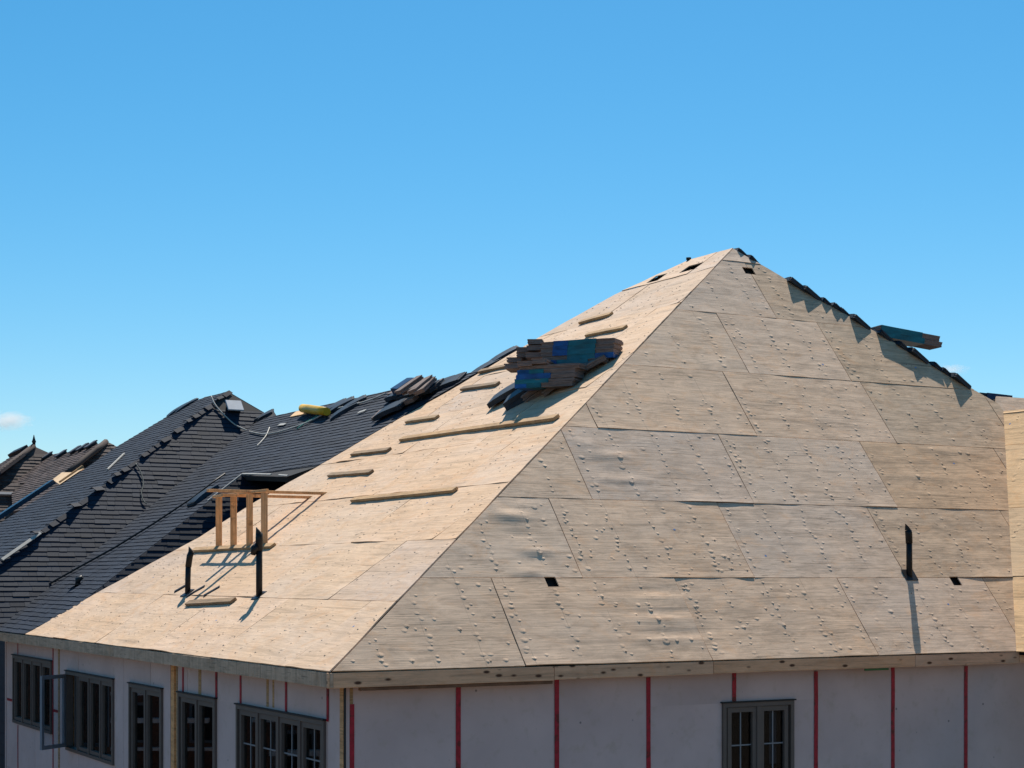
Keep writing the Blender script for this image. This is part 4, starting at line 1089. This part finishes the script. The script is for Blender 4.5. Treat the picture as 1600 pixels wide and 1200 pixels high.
for i, (p, ln_) in enumerate((((283, 919), .22), ((306, 924), .30), ((331, 924), .26))):  # dark strips laid on the sheets stand for slots cut through
    a = PL.px(p, .008); d = (upL * .85 - dL * .45).normalized()
    tag(bevel_box('slot_strip', -ln_ / 2, ln_ / 2, -.035, .035, 0, .012, 0, M['dark'], frame(a, d, nL.cross(d).normalized())), ('left', 'middle', 'right')[i] + ' of three dark strips standing for slots in the plywood by the shorter vent pipe', 'slot', 'dark strips for slots by the shorter vent pipe')

# ================================================================== houses across the way (seen only in the window glass)
def site_house(pos, yaw, wd, dp, hh, label):
    Mx = Matrix.Translation(pos) @ Matrix.Rotation(yaw, 4, 'Z'); h = empty('site_house', Mx); tag(h, label, 'house', 'houses across the street')
    mb = MB(); mb.box(-wd / 2, wd / 2, -dp / 2, dp / 2, 0, hh); mb.build('wall', M['brick'], Mx, h)
    mb = MB(); o_ = .4; a, b = wd / 2 + o_, dp / 2 + o_; rz = dp * .4
    mb.add([(-a, -b, hh), (a, -b, hh), (a, b, hh), (-a, b, hh), (-a + b, 0, hh + rz), (a - b, 0, hh + rz)], [(0, 1, 5, 4), (1, 2, 5), (2, 3, 4, 5), (3, 0, 4), (3, 2, 1, 0)]); mb.build('roof', M['brown'], Mx, h)
    mb = MB(); mb.box(-a - .02, a + .02, -b - .05, -b - .01, hh - .15, hh + .05); mb.box(-a - .02, a + .02, b + .01, b + .05, hh - .15, hh + .05); mb.box(-a - .05, -a - .01, -b, b, hh - .15, hh + .05); mb.box(a + .01, a + .05, -b, b, hh - .15, hh + .05); mb.build('gutter', M['white'], Mx, h)
    for k_ in range(4):  # pale strips added to give bright streaks in the window reflections
        zz = 1.0 + .95 * k_; mb = MB(); mb.box(-a + .6 + k_ * .9, a - 2.2 + k_ * .5, -b - .4, -b - .1, zz, zz + .10 + .06 * (k_ % 2)); mb.box(a - 2.2 - k_, a - 2.1 - k_, -b - .35, -b - .15, zz - .9, zz); mb.build('reflection_strip', M['paleboard'], Mx, h)
    for sgn in (-1, 1):
        for i in range(int(wd / 2.6)):
            for zz in (1.2, 4.0):
                if zz + 1.4 > hh: continue
                x = -wd / 2 + 1.3 + i * 2.6
                mb = MB(); y = sgn * (dp / 2 + .03); mb.box(x - .6, x + .6, y - .03, y + .03, zz, zz + 1.4); w_ = mb.build('window', M['grille'], Mx, h)
                mb = MB(); mb.box(x - .5, x + .5, y - .04, y + .04, zz + .1, zz + 1.3); mb.build('pane', M['dark'], Mx, w_)
for i, (x, y, lb) in enumerate(((-31, 36, 'brick house with pale gutters far left, outside the picture'), (-34, 52, 'brick house farther left, outside the picture'), (-25, 21, 'brick house nearest on the left, outside the picture'), (-40, 70, 'farthest brick house on the left, outside the picture'))):
    site_house(V((x, y, 0)), math.radians(90 - 29.6) , 11, 8, 4.9, lb)
site_house(V((14, -16, 0)), math.radians(20), 12, 9, 5.2, 'brick house behind the viewer on the right'); site_house(V((-6, -18, 0)), math.radians(-5), 12, 9, 5.2, 'brick house behind the viewer')

# ================================================================== clouds, far off
def cloud_mat(dens):
    n = NT('cloud'); n.t.nodes.remove(n.b); v = n.n('VolumePrincipled'); v.inputs['Color'].default_value = (1, 1, 1, 1); v.inputs['Anisotropy'].default_value = .1
    tc = n.n('TexCoord'); ln = n.n('VectorMath', operation='LENGTH'); n.l(tc.outputs['Object'], ln.inputs[0])
    f = n.noise(tc.outputs['Object'], 1.9, 6, .65, .5)
    a = n.n('Math', operation='SUBTRACT'); n.l(f, a.inputs[0]); m_ = n.n('Math', operation='MULTIPLY'); n.l(ln.outputs['Value'], m_.inputs[0]); m_.inputs[1].default_value = .62; n.l(m_.outputs[0], a.inputs[1])
    b = n.n('Math', operation='MULTIPLY'); b.use_clamp = False; n.l(a.outputs[0], b.inputs[0]); b.inputs[1].default_value = dens; c = n.n('Math', operation='MAXIMUM'); n.l(b.outputs[0], c.inputs[0]); c.inputs[1].default_value = 0
    n.l(c.outputs[0], v.inputs['Density']); n.l(v.outputs[0], n.out.inputs['Volume']); return n.m
def cloud(px, w_px, h_px, dens):
    D = 4000; c = CAM + V(((px[0] - CX) / F_PX, 1, (HY - px[1]) / F_PX)) * D; s_ = D / F_PX
    bm = bmesh.new(); bmesh.ops.create_icosphere(bm, subdivisions=3, radius=1)
    for f in bm.faces: f.smooth = True
    me = bpy.data.meshes.new('cloud'); bm.to_mesh(me); bm.free()
    return tag(link('cloud', me, cloud_mat(dens), Matrix.Translation(c) @ Matrix.Diagonal((w_px * s_ / 2, w_px * s_ / 2, h_px * s_ / 2, 1))), kind='structure')
cloud((14, 657), 84, 38, .06)
cloud((1486, 578), 64, 24, .04)
print('objects', len(bpy.data.objects), 'faces', sum(len(o.data.polygons) for o in bpy.data.objects if o.type == 'MESH'))
